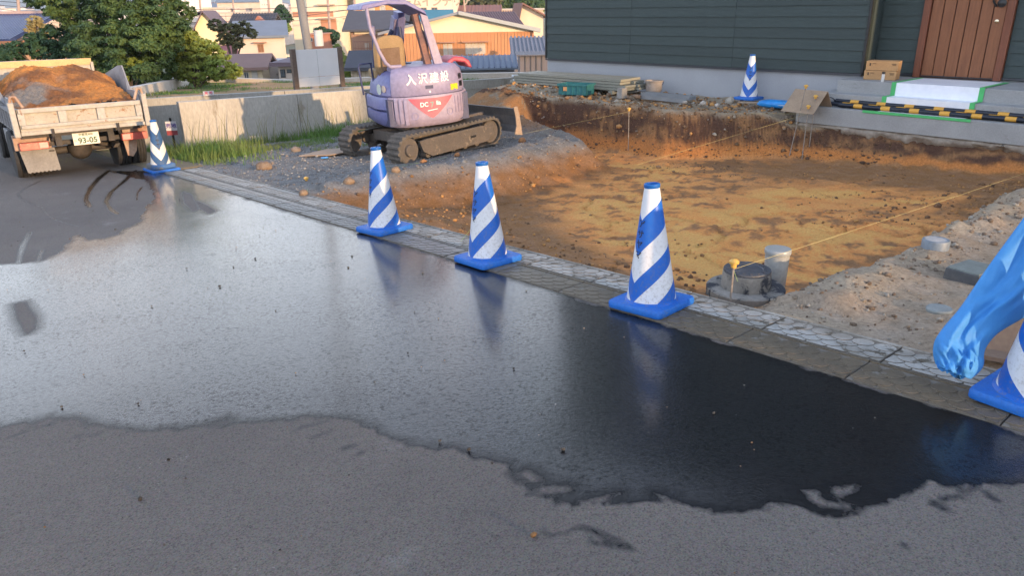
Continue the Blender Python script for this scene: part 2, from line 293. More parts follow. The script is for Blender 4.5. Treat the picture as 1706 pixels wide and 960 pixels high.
# ================================================================ SOIL: PIT, GRAVEL RAMP, HOUSE GROUND
ua = axis_pts(-12, 17.5, .3, 12.5, .032, .8); va = np.concatenate([np.arange(3.485, 9.0, .042), np.arange(9.0, 10.5, .026), np.arange(10.5, 12.2, .06), [13, 15, 18]])
UU, VV = np.meshgrid(ua, va, indexing='ij')
def soil_h(U_, V_):
    r = .02 - SL * U_
    n1 = fbm(U_ * .8, V_ * .8, 4, 41); n2 = fbm(U_ * 3, V_ * 3, 4, 43); n3 = fbm(U_ * 11, V_ * 11, 3, 47)
    floor = r - .13 - .22 * sstep(3.5, 5.2, V_) + .022 * n1 + .012 * n2 + .006 * n3
    t = (V_ * 1.35 + .9 * n1 + .3 * U_); fr = t - np.floor(t); floor = floor + .05 * (fr - .5) * sstep(.0, .12, fr) * sstep(-.25, .2, n2)      # bucket scrapes
    crack = np.abs(fbm(U_ * .9 + 7, V_ * .9, 3, 49)); floor = floor - .05 * np.clip(1 - crack / .02, 0, 1)
    hg = .02 + .03 * n2 + .015 * n3
    ub = 7.45 + .35 * sstep(6.2, 7.8, V_) + 2.6 * sstep(8.0, 8.9, V_) + .16 * n2 + .10 * n1                   # left lip of the pit
    left = (r + .01 * n2 + .008 * n3 + .03 * n1) * (1 - sstep(7.9, 9.6, V_)) + (hg + .04) * sstep(7.9, 9.6, V_)
    left = left + .07 * np.exp(-((U_ - ub - .15) / .25) ** 2) * (V_ > 3.7) * (1 + n2)
    left = left - (.0 + .12 * sstep(12.6, 13.6, U_)) * (1 - sstep(8, 10, V_))
    right = r - .01 + .02 * n1 + .012 * n2 + .006 * n3 + .06 * np.exp(-((U_ - 1.75) / .18) ** 2) * (1 + 1.4 * n2) * (V_ > 3.75)
    uR = 1.98 + .22 * n1 + .10 * n2 + .15 * sstep(4.6, 3.7, V_)
    a = sstep(ub - .75, ub + .05, U_); z = floor * (1 - a) + left * a
    b_ = sstep(uR + .12, uR - .16, U_); z = z * (1 - b_) + right * b_
    vw = 9.42 + .95 * sstep(7.3, 4.8, U_) + .07 * n1 + .05 * n2
    w_ = sstep(vw - .27, vw + .02, V_) ** .9; back = hg - .16 * sstep(6.0, 5.5, U_) - .03; z = z * (1 - w_) + back * w_
    # rough broken face of the cut
    face = w_ * (1 - w_) * 4 + a * (1 - a) * 2 + b_ * (1 - b_) * 1.5
    z = z + face * (.03 * n3 + .05 * n2)
    fall = sstep(11.5, 12.6, U_ + .25 * n1) * (V_ > 3.4) * sstep(8.3, 9.2, V_)
    z = z * (1 - fall) + (r - .12) * fall
    lump = .10 * np.exp(-(((U_ - 10.9) / .9) ** 2 + ((V_ - 9.9) / .5) ** 2)) + .06 * np.exp(-(((U_ - 8.1) / .5) ** 2 + ((V_ - 10.6) / .25) ** 2))
    return z + lump, dict(ub=ub, a=a, b=b_, w=w_, n1=n1, n2=n2, n3=n3, r=r, face=face)
Z, D = soil_h(UU, VV)
def C3(*c): return np.array(c)[None, None, :]
def lerp(A, B, t): return A * (1 - t[..., None]) + B * t[..., None]
loam, loam2, brown, dark, gravel, dirt, sand = C3(.97, .415, .13), C3(.86, .345, .105), C3(.33, .175, .08), C3(.095, .052, .036), C3(.21, .205, .195), C3(.38, .30, .22), C3(.42, .34, .24)
_X = UU * US[0] + VV * NS[0]; _Y = UU * US[1] + VV * NS[1]
m1 = fbm(_X * .62 + _Y * .2, _Y * 1.7 - _X * .35, 5, 61); m2 = fbm(UU * 4, VV * 6, 4, 67); m3 = fbm(UU * 12, VV * 12, 3, 69)
c = lerp(loam + 0 * m1[..., None], loam2 + 0 * m1[..., None], sstep(-.2, .3, m2))
br = sstep(.5, -.5, (VV - 4.35) - .62 * (UU - 3.9) + .5 * m1) * sstep(2.4, 3.4, UU); br = np.maximum(br, sstep(4.25, 3.85, VV)); br = np.maximum(br, sstep(8.3, 9.1, VV) * .45)
br = np.clip(br * 1.15 + .6 * sstep(.20, .40, m1 * .65 + .6 * m2 + .45 * m3) + .35 * sstep(.2, .5, m3) * sstep(-.1, .3, m1), 0, 1)
br = np.clip(br + .65 * sstep(6.2, 8.4, VV) * sstep(6.4, 4.6, UU) * sstep(-.4, .2, m1) + .6 * np.exp(-((UU - 2.3) / .35) ** 2) * sstep(-.3, .2, m2), 0, 1); c = lerp(c, brown + .04 * m3[..., None], br); c = lerp(c, brown * .8, sstep(.25, .38, m1 * .3 + m2 * .7 + m3 * .7) * .45)
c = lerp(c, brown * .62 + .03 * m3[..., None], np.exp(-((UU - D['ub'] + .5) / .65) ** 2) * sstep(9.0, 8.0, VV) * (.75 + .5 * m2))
relz = Z - (D['r'] - .35)
c = lerp(c, gravel + .07 * m3[..., None], np.clip(D['a'] * 2.2 - .5 + .5 * m2, 0, 1) * sstep(9.0, 8.2, VV))
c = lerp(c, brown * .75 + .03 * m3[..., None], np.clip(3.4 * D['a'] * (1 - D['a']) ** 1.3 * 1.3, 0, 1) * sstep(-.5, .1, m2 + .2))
c = lerp(c, dirt + .06 * m3[..., None] + .04 * m1[..., None], np.clip(D['b'] * 2 - .3, 0, 1)); c = lerp(c, sand * 1.05, np.clip(np.exp(-((UU - 1.75) / .25) ** 2), 0, 1) * .7 * sstep(-.2, .3, m2))
m2 = fbm(_X * 3.2, Z * 9 + _Y * 1.5, 4, 77); m3 = fbm(_X * 9, Z * 22 + _Y * 5, 3, 78)
hgt = np.clip((relz) / np.maximum(.02 - (D['r'] - .35), .2), 0, 1.2)
strat = lerp(lerp(loam2 * .62, brown * .9, sstep(.18, .42, hgt + .12 * m2)), lerp(dark, brown * .9, sstep(-.1, .5, m2 + .6 * m3)), sstep(.30, .44, np.maximum(hgt, D['w'] * .95) + .16 * m1 + .08 * m2))
_mk = np.clip(D['a'] * 1.4, 0, 1) * sstep(7.9, 8.7, VV); c = lerp(c, lerp(brown * .9, sand * .62, sstep(-.2, .3, m3 + m1)), _mk)
c = lerp(c, strat, sstep(.02, .12, D['w']))
top = sstep(.90, .99, D['w']); c = lerp(c, sand * .78 + .05 * m3[..., None], top); c = lerp(c, brown, top * sstep(.15, .5, m1 + m2 * .5) * .7)
c = np.concatenate([np.clip(c, .015, .8), np.ones(c.shape[:2] + (1,))], -1)
def m_soil():
    m, nt, b = newmat('excavated_soil'); tc = node(nt, 'ShaderNodeTexCoord').outputs['Object']
    a = node(nt, 'ShaderNodeAttribute', attribute_name='col').outputs['Color']
    col = mix(nt, .55, a, mix(nt, ramp(nt, nz(nt, tc, 38, 6, .75), .3, .7), (.25, .25, .25), (.85, .85, .85)), 'OVERLAY')
    col = mix(nt, ramp(nt, nz(nt, tc, 95, 3, .6), .66, .74), col, (.38, .33, .27)); col = mix(nt, math_(nt, 'MULTIPLY', ramp(nt, nz(nt, tc, 60, 4, .7), .60, .72), .8), col, (.035, .022, .015))
    nt.links.new(col, b.inputs['Base Color']); b.inputs['Roughness'].default_value = .95; b.inputs['Specular IOR Level'].default_value = .2
    bn = node(nt, 'ShaderNodeBump'); bn.inputs['Strength'].default_value = .9; bn.inputs['Distance'].default_value = .02
    nt.links.new(math_(nt, 'ADD', nz(nt, tc, 30, 8, .75), math_(nt, 'MULTIPLY', nz(nt, tc, 120, 3, .6), .5)), bn.inputs['Height']); nt.links.new(bn.outputs[0], b.inputs['Normal']); return m
Xs = UU * US[0] + VV * NS[0]; Ys = UU * US[1] + VV * NS[1]
SOILM = m_soil()
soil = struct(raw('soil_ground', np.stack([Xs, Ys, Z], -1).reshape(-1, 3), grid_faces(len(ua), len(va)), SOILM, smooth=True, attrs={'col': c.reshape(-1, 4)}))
def SZ(u, v): return float(soil_h(np.array([[float(u)]]), np.array([[float(v)]]))[0][0, 0])
def on_soil(u, v, dz=0.0): return UV(u, v, SZ(u, v) + dz)
# loose stones and clods, joined
def rock_protos(n=10, jag=.35):
    out = []
    for i in range(n):
        bm = bmesh.new(); bmesh.ops.create_icosphere(bm, subdivisions=1, radius=1)
        for v in bm.verts: v.co *= 1 + random.uniform(-jag, jag); v.co.z *= .7
        out.append((np.array([v.co[:] for v in bm.verts]), np.array([[q.index for q in f.verts] for f in bm.faces]))); bm.free()
    return out
PRO = rock_protos()
def scatter(name, P, S, matr, label=None, cat=None, colr=None, kind='stuff'):
    Vs, Fs, Cs, o = [], [], [], 0
    for k, (p, s) in enumerate(zip(P, S)):
        v, f = PRO[k % len(PRO)]; a = random.uniform(0, 6.28); ca, sa = math.cos(a), math.sin(a); q = v * s * np.array([1, random.uniform(.6, 1.1), 1])
        q = np.stack([q[:, 0] * ca - q[:, 1] * sa, q[:, 0] * sa + q[:, 1] * ca, q[:, 2]], 1) + np.array(p); Vs.append(q); Fs.append(f + o); o += len(v)
        if colr is not None: Cs.append(np.tile(np.array([*colr(k), 1.0]), (len(v), 1)))
    ob = raw(name, np.concatenate(Vs), np.concatenate(Fs), matr, attrs={'col': np.concatenate(Cs)} if colr is not None else None); return tag(ob, label, cat, kind=kind)
def spots(n, u0, u1, v0, v1, size, ok=None, sink=.3):
    u = rng.uniform(u0, u1, n); v = rng.uniform(v0, v1, n); z, d = soil_h(u[None, :], v[None, :]); z = z[0]; s = size * rng.lognormal(0, .5, n)
    keep = np.ones(n, bool) if ok is None else ok(u, v, {k: q[0] for k, q in d.items() if q.ndim == 2})
    u, v, z, s = u[keep], v[keep], z[keep], s[keep]; return np.stack([u * US[0] + v * NS[0], u * US[1] + v * NS[1], z + s * sink], 1), s
P1, S1 = spots(11000, 7.4, 13.2, 3.5, 8.6, .0065, lambda u, v, d: d['a'] > .75)
gc = [(.30, .30, .29), (.20, .21, .22), (.38, .36, .33), (.14, .14, .15), (.27, .22, .18)]
scatter('gravel', P1, S1, SOILM, 'loose grey crushed stone spread around the tracks of the excavator', 'gravel', lambda k: gc[k % 5])
P2, S2 = spots(6500, 1.9, 10.5, 3.6, 9.9, .0095, lambda u, v, d: (d['a'] < .95) & (d['b'] < .5) & ((d['n1'] + .5 * d['n2'] > .12) | (d['a'] > .1) | (d['w'] > .05) | (v < 4.6) | (rng.random(len(u)) < .03)))
cc = [(.50, .26, .10), (.30, .17, .08), (.20, .12, .07), (.55, .29, .11), (.36, .22, .12), (.16, .10, .06)]
scatter('soil_clods', P2, S2, SOILM, 'crumbled orange and brown clods of earth strewn over the floor of the dug pit', 'soil clods', lambda k: cc[k % 6])
P3, S3 = spots(3000, .2, 2.3, 3.55, 8.5, .0055, lambda u, v, d: d['b'] > .3); P3b, S3b = spots(420, 1.5, 2.2, 3.6, 8.5, .010, lambda u, v, d: d['b'] > .2)
P3 = np.concatenate([P3, P3b]); S3 = np.concatenate([S3, S3b])
dc = [(.34, .28, .21), (.26, .20, .15), (.42, .38, .32), (.20, .15, .11)]
scatter('dirt_crumbs', P3, S3, SOILM, 'grey brown crumbs and small stones on the raised dirt beside the blue tarp', 'dirt', lambda k: dc[k % 4])
P4, S4 = spots(1500, 5.4, 11.5, 9.0, 11.0, .018, lambda u, v, d: d['w'] > .4)
scatter('rubble_crumbs', P4, S4, SOILM, 'dry crumbs and chips on the ground along the house foundation', 'rubble', lambda k: (cc + dc)[k % 10])
P5, S5 = spots(15000, 4.0, 11.0, 8.9, 10.9, .0095, lambda u, v, d: (d['w'] > .04) & (d['w'] < .97), sink=.0)
scatter('bank_clods', P5, S5, SOILM, 'dark and brown lumps of earth breaking out of the far cut bank of the pit', 'soil clods', lambda k: [(.14, .085, .055), (.18, .11, .06), (.10, .065, .045), (.25, .15, .08), (.15, .095, .06)][k % 5])
def big_clods(name, lst, colr, label, grp=None):
    for k, (px, py, s) in enumerate(lst):
        p = RD(px, py); u, v = uv(p); bm = bmesh.new(); bmesh.ops.create_icosphere(bm, subdivisions=3, radius=s)
        sd_ = random.random() * 50
        for q in bm.verts: q.co *= 1 + .28 * mnoise.noise(q.co * (2.2 / s) * .5 + Vector((sd_, 0, 0))) + .12 * mnoise.noise(q.co * (7 / s) * .5 + Vector((0, sd_, 0))); q.co.z *= .75
        me = bpy.data.meshes.new(name); bm.to_mesh(me); bm.free(); me.materials.append(colr); me.polygons.foreach_set('use_smooth', [True] * len(me.polygons))
        o = bpy.data.objects.new(name, me); COL.objects.link(o); o.location = UV(u, v, SZ(u, v) + s * .35); tag(o, label[k] if isinstance(label, list) else label, 'earth clod', grp)
MC = mat('clod_orange', (.40, .19, .07), (.24, .12, .06), scale=14, rough=.95, bump=.8, bscale=60)
MCB = mat('clod_brown', (.17, .10, .06), (.27, .21, .15), scale=12, rough=.95, bump=.8, bscale=60)
big_clods('earth_clod', [(537, 338, .07), (706, 272, .045), (762, 262, .045), (870, 238, .06)], MC, ['orange clod of earth at the pit lip left of the first cone', 'rusty clod under the middle of the near excavator track', 'orange clod on the gravel bank below the right end of the track', 'small orange clod on the far tip of the gravel bank near the blade'])
big_clods('dirt_lump', [(506, 326, .05), (582, 312, .06), (440, 282, .10), (660, 296, .06), (1500, 382, .07), (1466, 395, .05)], MCB, ['brown lump of dirt at the corner where pit, gravel and kerb meet', 'dark clod on the gravel lip just left of the first cone', 'red brown heap of earth on the gravel in front of the weeds', 'brown clod beside the front roller of the near track', 'brown stone at the lip of the raised dirt beside the round pipe cap', 'smaller brown stone left of the round pipe cap'])
_n = 420; _u = rng.uniform(.2, 10, _n); _v = rng.uniform(-2.5, 2.9, _n); _s = .0035 * rng.lognormal(0, .5, _n); scatter('road_grit', np.stack([_u * US[0] + _v * NS[0], _u * US[1] + _v * NS[1], .02 - SL * _u + _s * .4 + .004], 1), _s, SOILM, 'specks of dark grit and crumbs of earth lying on the road', 'grit', lambda k: [(.03, .03, .03), (.06, .055, .05), (.20, .12, .06), (.10, .09, .08)][k % 4])
# ================================================================ KERB OF FISH-SCALE BLOCKS
def scale_block():
    m = MB(); L, Wd = .594, .241; m.bb(-L / 2, L / 2, -Wd / 2, Wd / 2, -.08, .0, 1)
    r = .052; y = Wd / 2 - .024; row = 0; n = 14
    m.bb(-L / 2, L / 2, -Wd / 2, -Wd / 2 + .010, -.001, .007)
    while y > -Wd / 2 + r * .75:
        x = -L / 2 + .0 + (r if row % 2 else 0)
        while x < L / 2 + .02:
            r1 = []; r2 = []
            for k in range(n):
                a = 2 * pi * (k + .5) / n; cx_, cy_ = math.cos(a), math.sin(a); xx = max(-L / 2 + .003, min(L / 2 - .003, x + r * .97 * cx_)); yy = max(-Wd / 2 + .012, min(Wd / 2 - .004, y + r * .97 * cy_))
                r1.append((xx, yy, .0035 + .0036 * (yy - y) / r)); r2.append((xx, yy - .0015, -.004))
            m.add(r1, [tuple(range(n))], 0); m.add(r1 + r2, [(k, (k + 1) % n, n + (k + 1) % n, n + k) for k in range(n)], 1); x += 2 * r
        y -= r * .98; row += 1
    return m
M_KI = mat('kerb_light', (.42, .405, .37), (.22, .20, .165), scale=3, lo=.4, hi=.65, rough=.6, bump=.4, bscale=90, spot=(.10, .085, .06), sscale=9, sth=.56)
M_KO = mat('kerb_damp', (.17, .135, .09), (.10, .082, .058), scale=3, rough=.33, bump=.5, bscale=90, spot=(.30, .29, .27), sscale=7, sth=.63)
M_KF = mat('kerb_rinsed', (.20, .195, .185), (.12, .115, .11), scale=3, rough=.34, bump=.4, bscale=90)
M_KJ = mat('kerb_groove', (.13, .11, .085), (.20, .18, .15), scale=9, rough=.7)
bed = MB(); pts = [UV(u, v, rz(u) - .012 - d) for d in (0, .2) for u in (-6, 11.1) for v in (2.976, 3.484)]
bed.add(pts, [(0, 1, 3, 2), (4, 6, 7, 5), (0, 2, 6, 4), (1, 5, 7, 3), (0, 4, 5, 1), (2, 3, 7, 6)])
kerb = struct(bed.build('kerb_strip', plain('joint_dark', (.05, .045, .04))))
meshes = {}
for row, vc in enumerate((3.103, 3.352)):
    k = -8
    while True:
        uc = .3 + k * .6 + (.0 if row else .04); k += 1
        if uc > 10.6: break
        mt = M_KI if row else (M_KO if uc < 3.4 else M_KF)
        if row and uc > 4.6: mt = M_KF if k % 3 else M_KI
        if mt.name not in meshes:
            o = scale_block().build('paving_block', [mt, M_KJ], kerb); meshes[mt.name] = o.data
        else: o = bpy.data.objects.new('paving_block', meshes[mt.name]); COL.objects.link(o); o.parent = kerb
        o.location = UV(uc, vc, rz(uc) + .002 + .004 * row + random.uniform(-.0015, .0015)); o.rotation_euler = (0, math.atan(SL), U_ANG) 
# ================================================================ OPEN GROUND, HILLS
def sinh_axis(n, s, L): t = np.linspace(-1, 1, n); return L * np.sinh(s * t) / np.sinh(s)
gx = sinh_axis(90, 7, 12000); gy = sinh_axis(90, 7, 12000) + 20
GX, GY = np.meshgrid(gx, gy, indexing='ij'); dd = np.maximum(np.maximum(GY - 25.3, -GX - 13.5), np.maximum(GX - 25, -GY - 30))
near = np.minimum(-1.6, .02 - SL * (GX * US[0] + GY * US[1]) - .9); GZ = near * (1 - sstep(0, 7, dd)) + (-4.3) * sstep(0, 7, dd) + .15 * fbm(GX / 9, GY / 9, 3, 5) * (np.abs(GX) < 300)
ground = struct(raw('ground', np.stack([GX, GY, GZ], -1).reshape(-1, 3), grid_faces(90, 90), mat('town_ground', (.10, .11, .05), (.17, .15, .10), scale=.12, lo=.4, hi=.6, rough=.95, bump=.5, bscale=3), smooth=True))
def hill_ridge(name, Y, x0, x1, h, seed, mt):
    n = 120; xs = np.linspace(x0, x1, n); V = []; prof = h * (.72 + .42 * fbm(xs / (x1 - x0) * 9, xs * 0 + seed, 5, seed))
    for j, (f_, dy) in enumerate(((0, -900), (.35, -620), (.7, -320), (.93, -110), (1, 0), (.8, 300), (0, 1500))):
        V.append(np.stack([xs, np.full(n, Y + dy * Y / 4000) + 40 * fbm(xs / 200, xs * 0 + j, 3, seed), -6 + prof * f_ * (1 + .10 * fbm(xs / 180, xs * 0 + j * 3, 4, seed))], -1))
    struct(raw(name, np.concatenate(V), grid_faces(7, n), mt, smooth=True))
MH = mat('hill_forest', (.045, .07, .05), (.03, .05, .045), scale=.004, rough=1, bump=0)
hill_ridge('hills', 4200, -5200, 5200, 240, 3, MH)
# vacant plot behind the second wall
n, k = 150, 60; s_, t_ = np.meshgrid(np.linspace(0, 1, n), np.linspace(0, 1, k), indexing='ij')
P00, P10, P01, P11 = np.array([-7.3, 13.6]), np.array([3.2, 22.4]), np.array([-10.25, 24.85]), np.array([4.5, 24.5])
PX = (P00 * (1 - s_[..., None]) + P10 * s_[..., None]) * (1 - t_[..., None]) + (P01 * (1 - s_[..., None]) + P11 * s_[..., None]) * t_[..., None]
def plot_z(x, y): return -.20 - .42 * sstep(14, 24.5, y) + .05 * fbm(x * .6, y * .6, 4, 71) - .0
PZ = plot_z(PX[..., 0], PX[..., 1]); g_ = fbm(PX[..., 0] * .7, PX[..., 1] * .9, 4, 73)
pc = lerp(C3(.40, .25, .13) + 0 * PZ[..., None], C3(.30, .20, .10), sstep(-.3, .3, fbm(PX[..., 0] * 3, PX[..., 1] * 3, 3, 74))); pc = lerp(pc, C3(.08, .13, .04), sstep(.05, .3, g_))
struct(raw('vacant_plot', np.concatenate([PX, PZ[..., None]], -1).reshape(-1, 3), grid_faces(n, k), SOILM, smooth=True, attrs={'col': np.concatenate([pc, np.ones(PZ.shape + (1,))], -1).reshape(-1, 4)}))
# ================================================================ DARK GREEN HOUSE
M_SID = mat('siding_green', (.030, .048, .048), (.047, .068, .066), scale=5, lo=.3, hi=.7, rough=.62, bump=.5, bscale=50, stretch=(1, 1, 14), fine=.2)
M_SID2 = mat('siding_green_b', (.027, .043, .043), (.042, .061, .059), scale=5, lo=.3, hi=.7, rough=.62, bump=.5, bscale=50, stretch=(1, 1, 14), fine=.2)
M_FND = mat('foundation_grey', (.36, .375, .40), (.32, .335, .36), scale=1.4, rough=.85, bump=.15, bscale=120, fine=.05)
M_BLK = plain('black_metal', (.02, .021, .023), .4)
M_FLS = plain('flashing', (.055, .06, .07), .35)
HW = Vector((-.69, .724, 0)).normalized(); HN = Vector((-HW.y, HW.x, 0)); HN = -HN if HN.dot(Vector((-1, -1, 0))) < 0 else HN      # along the wall, outward
HA = math.atan2(HW.y, HW.x); R0 = Vector((5.22, 11.37, 0))
house = thing('house', 'new house clad in dark green horizontal boards on a pale grey foundation', 'house', R0, HA)
# local frame: +x to the far left end, +y = into the house (check sign)
SY = 1 if (Matrix.Rotation(HA, 3, 'Z') @ Vector((0, 1, 0))).dot(HN) < 0 else -1      # sign of 'inward'
def hy(d): return SY * d
LEN = 6.42; ZS = .50; HT = 6.6; REC = .44
def seg_box(m, x0, x1, d0, d1, z0, z1, mi=0): m.bb(x0, x1, min(hy(d0), hy(d1)), max(hy(d0), hy(d1)), z0, z1, mi)
m = MB(); seg_box(m, 0, LEN, .03, .5, -.6, ZS - .03); seg_box(m, -13, 0, REC + .05, REC + .5, -.6, ZS - .03); seg_box(m, LEN - .5, LEN, .5, 8, -.6, ZS - .03); m.build('foundation', M_FND, house)
m = MB(); seg_box(m, -.02, LEN + .02, -.012, .04, ZS - .035, ZS - .005); m.build('flashing', M_FLS, house); m = MB(); seg_box(m, -12, -.02, REC - .012, REC + .04, ZS - .03, ZS - .004); m.build('flashing', M_FLS, house)
m = MB(); seg_box(m, .0, LEN - .0, .045, .2, ZS - .04, HT); seg_box(m, -12, .0, REC + .03, REC + .2, ZS - .04, HT); seg_box(m, 0, .2, .045, REC + .03, ZS - .04, HT); seg_box(m, LEN - .2, LEN, .2, 8, ZS - .04, HT); m.build('wall', M_SID, house)
board_cache = {}
def board(L, key, parent, loc, rot=0):
    if key not in board_cache:
        m = MB(); h = .158; m.add([(0, 0, 0), (L, 0, 0), (0, .004, 0), (L, .004, 0), (0, .028, h), (L, .028, h), (0, .032, 0), (L, .032, 0)], [(0, 1, 5, 4), (0, 4, 6), (1, 7, 5), (0, 6, 7, 1), (6, 4, 5, 7)])
        pts = [(0, 0, 0), (L, 0, 0), (L, .012, h), (0, .012, h), (0, .034, 0), (L, .034, 0), (L, .034, h), (0, .034, h)]
        m = MB().add(pts, [(0, 1, 2, 3), (5, 4, 7, 6), (4, 5, 1, 0), (3, 2, 6, 7), (0, 3, 7, 4), (1, 5, 6, 2)]); o = m.build('siding_board', key[1], parent); board_cache[key] = o.data
    else: o = bpy.data.objects.new('siding_board', board_cache[key]); COL.objects.link(o); o.parent = parent
    o.location = loc; o.rotation_euler = (0, 0, rot); return o
nb = int((HT - ZS) / .16)
for i in range(nb):
    z = ZS + i * .16; cut = [2.15, 4.29][i % 2] if i % 2 else 2.15
    for (a, b) in ((0.004, 2.14), (2.145, 4.28), (4.285, LEN - .004)):
        kk = (round(b - a, 2), M_SID if (i + int(a)) % 3 else M_SID2)
        if SY > 0: board(b - a, kk, house, (a, 0, z))
        else: board(b - a, kk, house, (b, 0, z), pi)
    for (a, b) in ((-2.0, -.035), (-12, -1.74)):
        if (a, b) == (-2.0, -.035): a, b = -.595, -.036
        kk = (round(b - a, 2), M_SID)
        if a == -12 or z > ZS + 2.2 or b < -.0: pass
        if z < ZS + 2.16 or True:
            if SY > 0: board(b - a, kk, house, (a, hy(REC) - .0, z))
            else: board(b - a, kk, house, (b, hy(REC), z), pi)
    # short boards on the side of the step-back
    kk = (REC, M_SID2)
    if SY > 0: board(REC - .006, kk, house, (-.0, REC - .004, z), -pi / 2)
    else: board(REC - .006, kk, house, (-.0, -.004, z), -pi / 2)
m = MB(); seg_box(m, -1.74, -.595, REC - .002, REC + .035, ZS + 2.28, HT); m.build('panel_over_door', M_SID, house)
m = MB(); seg_box(m, LEN - .001, LEN + .035, -.006, .04, ZS, HT); m.build('corner_trim', M_BLK, house); m = MB(); seg_box(m, -.035, .0, -.004, .03, ZS, HT); m.build('corner_trim', M_BLK, house)
m = MB(); seg_box(m, -12.5, LEN + .45, -.5, 8.4, HT, HT + .22); m.build('roof', plain('roof_dark', (.03, .03, .035), .4), house)
# door
M_DW = mat('door_wood', (.27, .105, .042), (.18, .062, .025), scale=3, lo=.25, hi=.75, rough=.5, bump=.5, bscale=30, stretch=(9, 9, .7), spot=(.05, .02, .01), sscale=3.5, sth=.66)
M_DF = mat('door_frame_wood', (.20, .062, .028), (.13, .04, .018), scale=4, rough=.5, bump=.3, bscale=30, stretch=(9, 9, .7))
ZT = .455
doorp = bpy.data.objects.new('door', None)
door = MB(); seg_box(door, -1.68, -.66, REC - .01, REC + .05, ZT, ZT + 2.22)
door = door.build('door', plain('door_core', (.05, .018, .01), .8), house)
for k in range(6):
    m = MB(); seg_box(m, -.70 - .155 * (k + 1) + .006, -.70 - .155 * k - .006, REC - .028, REC - .002, ZT + .03, ZT + 2.2); m.build('plank', M_DW, door, bevel=.004)
m = MB(); seg_box(m, -.695, -.60, REC - .06, REC + .03, ZT, ZT + 2.28); seg_box(m, -1.73, -1.635, REC - .06, REC + .03, ZT, ZT + 2.28); seg_box(m, -1.73, -.60, REC - .06, REC + .03, ZT + 2.20, ZT + 2.28); m.build('door_frame', M_DF, house, bevel=.004)
hx = -1.49
m = MB(); pts = [(hx, hy(REC - .03), ZT + 1.36), (hx + .02, hy(REC - .09), ZT + 1.30), (hx + .03, hy(REC - .11), ZT + 1.16), (hx + .02, hy(REC - .09), ZT + 1.02), (hx - .01, hy(REC - .03), ZT + .96)]; m.tube(pts, [.012, .014, .014, .014, .012], 8)
m.lathe([(0, 0), (.05, .004), (.055, .015), (.03, .03), (0, .032)], 16, (hx - .07, hy(REC - .026), ZT + 1.0), M=Matrix.Rotation(pi / 2 * SY, 4, 'X')); m.build('handle', M_BLK, door, smooth=40)
m = MB(); m.lathe([(0, 0), (.026, .002), (.026, .012), (.012, .016), (0, .016)], 16, (hx - .05, hy(REC - .026), ZT + .77), M=Matrix.Rotation(pi / 2 * SY, 4, 'X')); m.build('keyhole', plain('brass', (.55, .48, .36), .25, metal=1), door, smooth=40)
# ================================================================ PORCH STEPS
M_PC = mat('porch_concrete', (.33, .335, .335), (.27, .275, .275), scale=2.5, rough=.85, bump=.35, bscale=90, spot=(.22, .22, .22), sscale=4)
M_RUB = mat('rubble_base', (.33, .29, .24), (.17, .13, .10), scale=6, rough=.95, bump=1, bscale=25)
porch = thing('porch_steps', 'grey concrete porch of three stepped slabs in front of the wooden door', 'steps', (0, 0, 0))
def slab(u1, v0, z0, z1, v1=12.4, u0=-7):
    m = MB(); P = [UV(u, v, z) for z in (z0, z1) for u, v in ((u0, v0), (u1, v0), (u1, v1), (u0, v1))]
    m.add(P, [(3, 2, 1, 0), (4, 5, 6, 7), (0, 1, 5, 4), (1, 2, 6, 5), (2, 3, 7, 6), (3, 0, 4, 7)]); return m
LV, MV, PV = 10.30, 10.56, 10.80; Z1, Z2, Z3 = .11, .28, .45
slab(5.58, LV, -.13, Z1).build('step_slab', M_PC, porch, bevel=.008); slab(5.42, MV, Z1 - .02, Z2, 11.9).build('step_slab', M_PC, porch, bevel=.008); slab(5.27, PV, Z2 - .02, Z3, 11.82).build('step_slab', M_PC, porch, bevel=.008)
# broken stone bed hanging under the lower slab
n = 260; us = np.linspace(5.52, -2, n); V = []; 
for j, (dv, z) in enumerate(((.06, -.125), (-.01, -.16), (.0, -.20), (.03, -.25), (.10, -.30), (.22, -.33), (.6, -.34))):
    vv = LV + dv + .05 * fbm(us * 6, us * 0 + j, 4, 5) + .03 * fbm(us * 22, us * 0 + j, 3, 6); zz = z + (.03 * fbm(us * 8, us * 0 + j * 2, 3, 9) + .05 * fbm(us * 2, us * 0, 3, 10)) * (j > 1); V.append(np.stack([us * US[0] + vv * NS[0], us * US[1] + vv * NS[1], zz], -1))
o = raw('stone_bed', np.concatenate(V), grid_faces(7, n), M_RUB, porch, smooth=False)
# white protective sheet taped over the steps
M_SHEET = mat('white_sheet', (.80, .82, .86), (.72, .74, .80), scale=3, rough=.5, bump=.2, bscale=14); M_TAPE = plain('green_tape', (.08, .50, .16), .5)
sh = thing('protective_sheet', 'white protective sheet taped over the porch steps with green tape', 'sheet')
def strip(prof, ua_, ub_, mt, name, off, thick=.004):
    m = MB(); n = len(prof); pts = [UV(u, v, z) for u in (ua_, ub_) for v, z in prof]; top = [(p + Vector((-NS[0] * off, -NS[1] * off, off))) for p in pts]; bot = [(p + Vector((-NS[0] * (off - thick), -NS[1] * (off - thick), off - thick))) for p in pts]
    m.add(top + bot, [(i, i + 1, n + i + 1, n + i) for i in range(n - 1)] + [(2 * n + i + 1, 2 * n + i, 3 * n + i, 3 * n + i + 1) for i in range(n - 1)] + [(0, n, 3 * n, 2 * n), (n - 1, 3 * n - 1, 4 * n - 1, 2 * n - 1)]
        + [(i, 2 * n + i, 2 * n + i + 1, i + 1) for i in range(n - 1)] + [(n + i, n + i + 1, 3 * n + i + 1, 3 * n + i) for i in range(n - 1)]); return m.build(name, mt, sh)
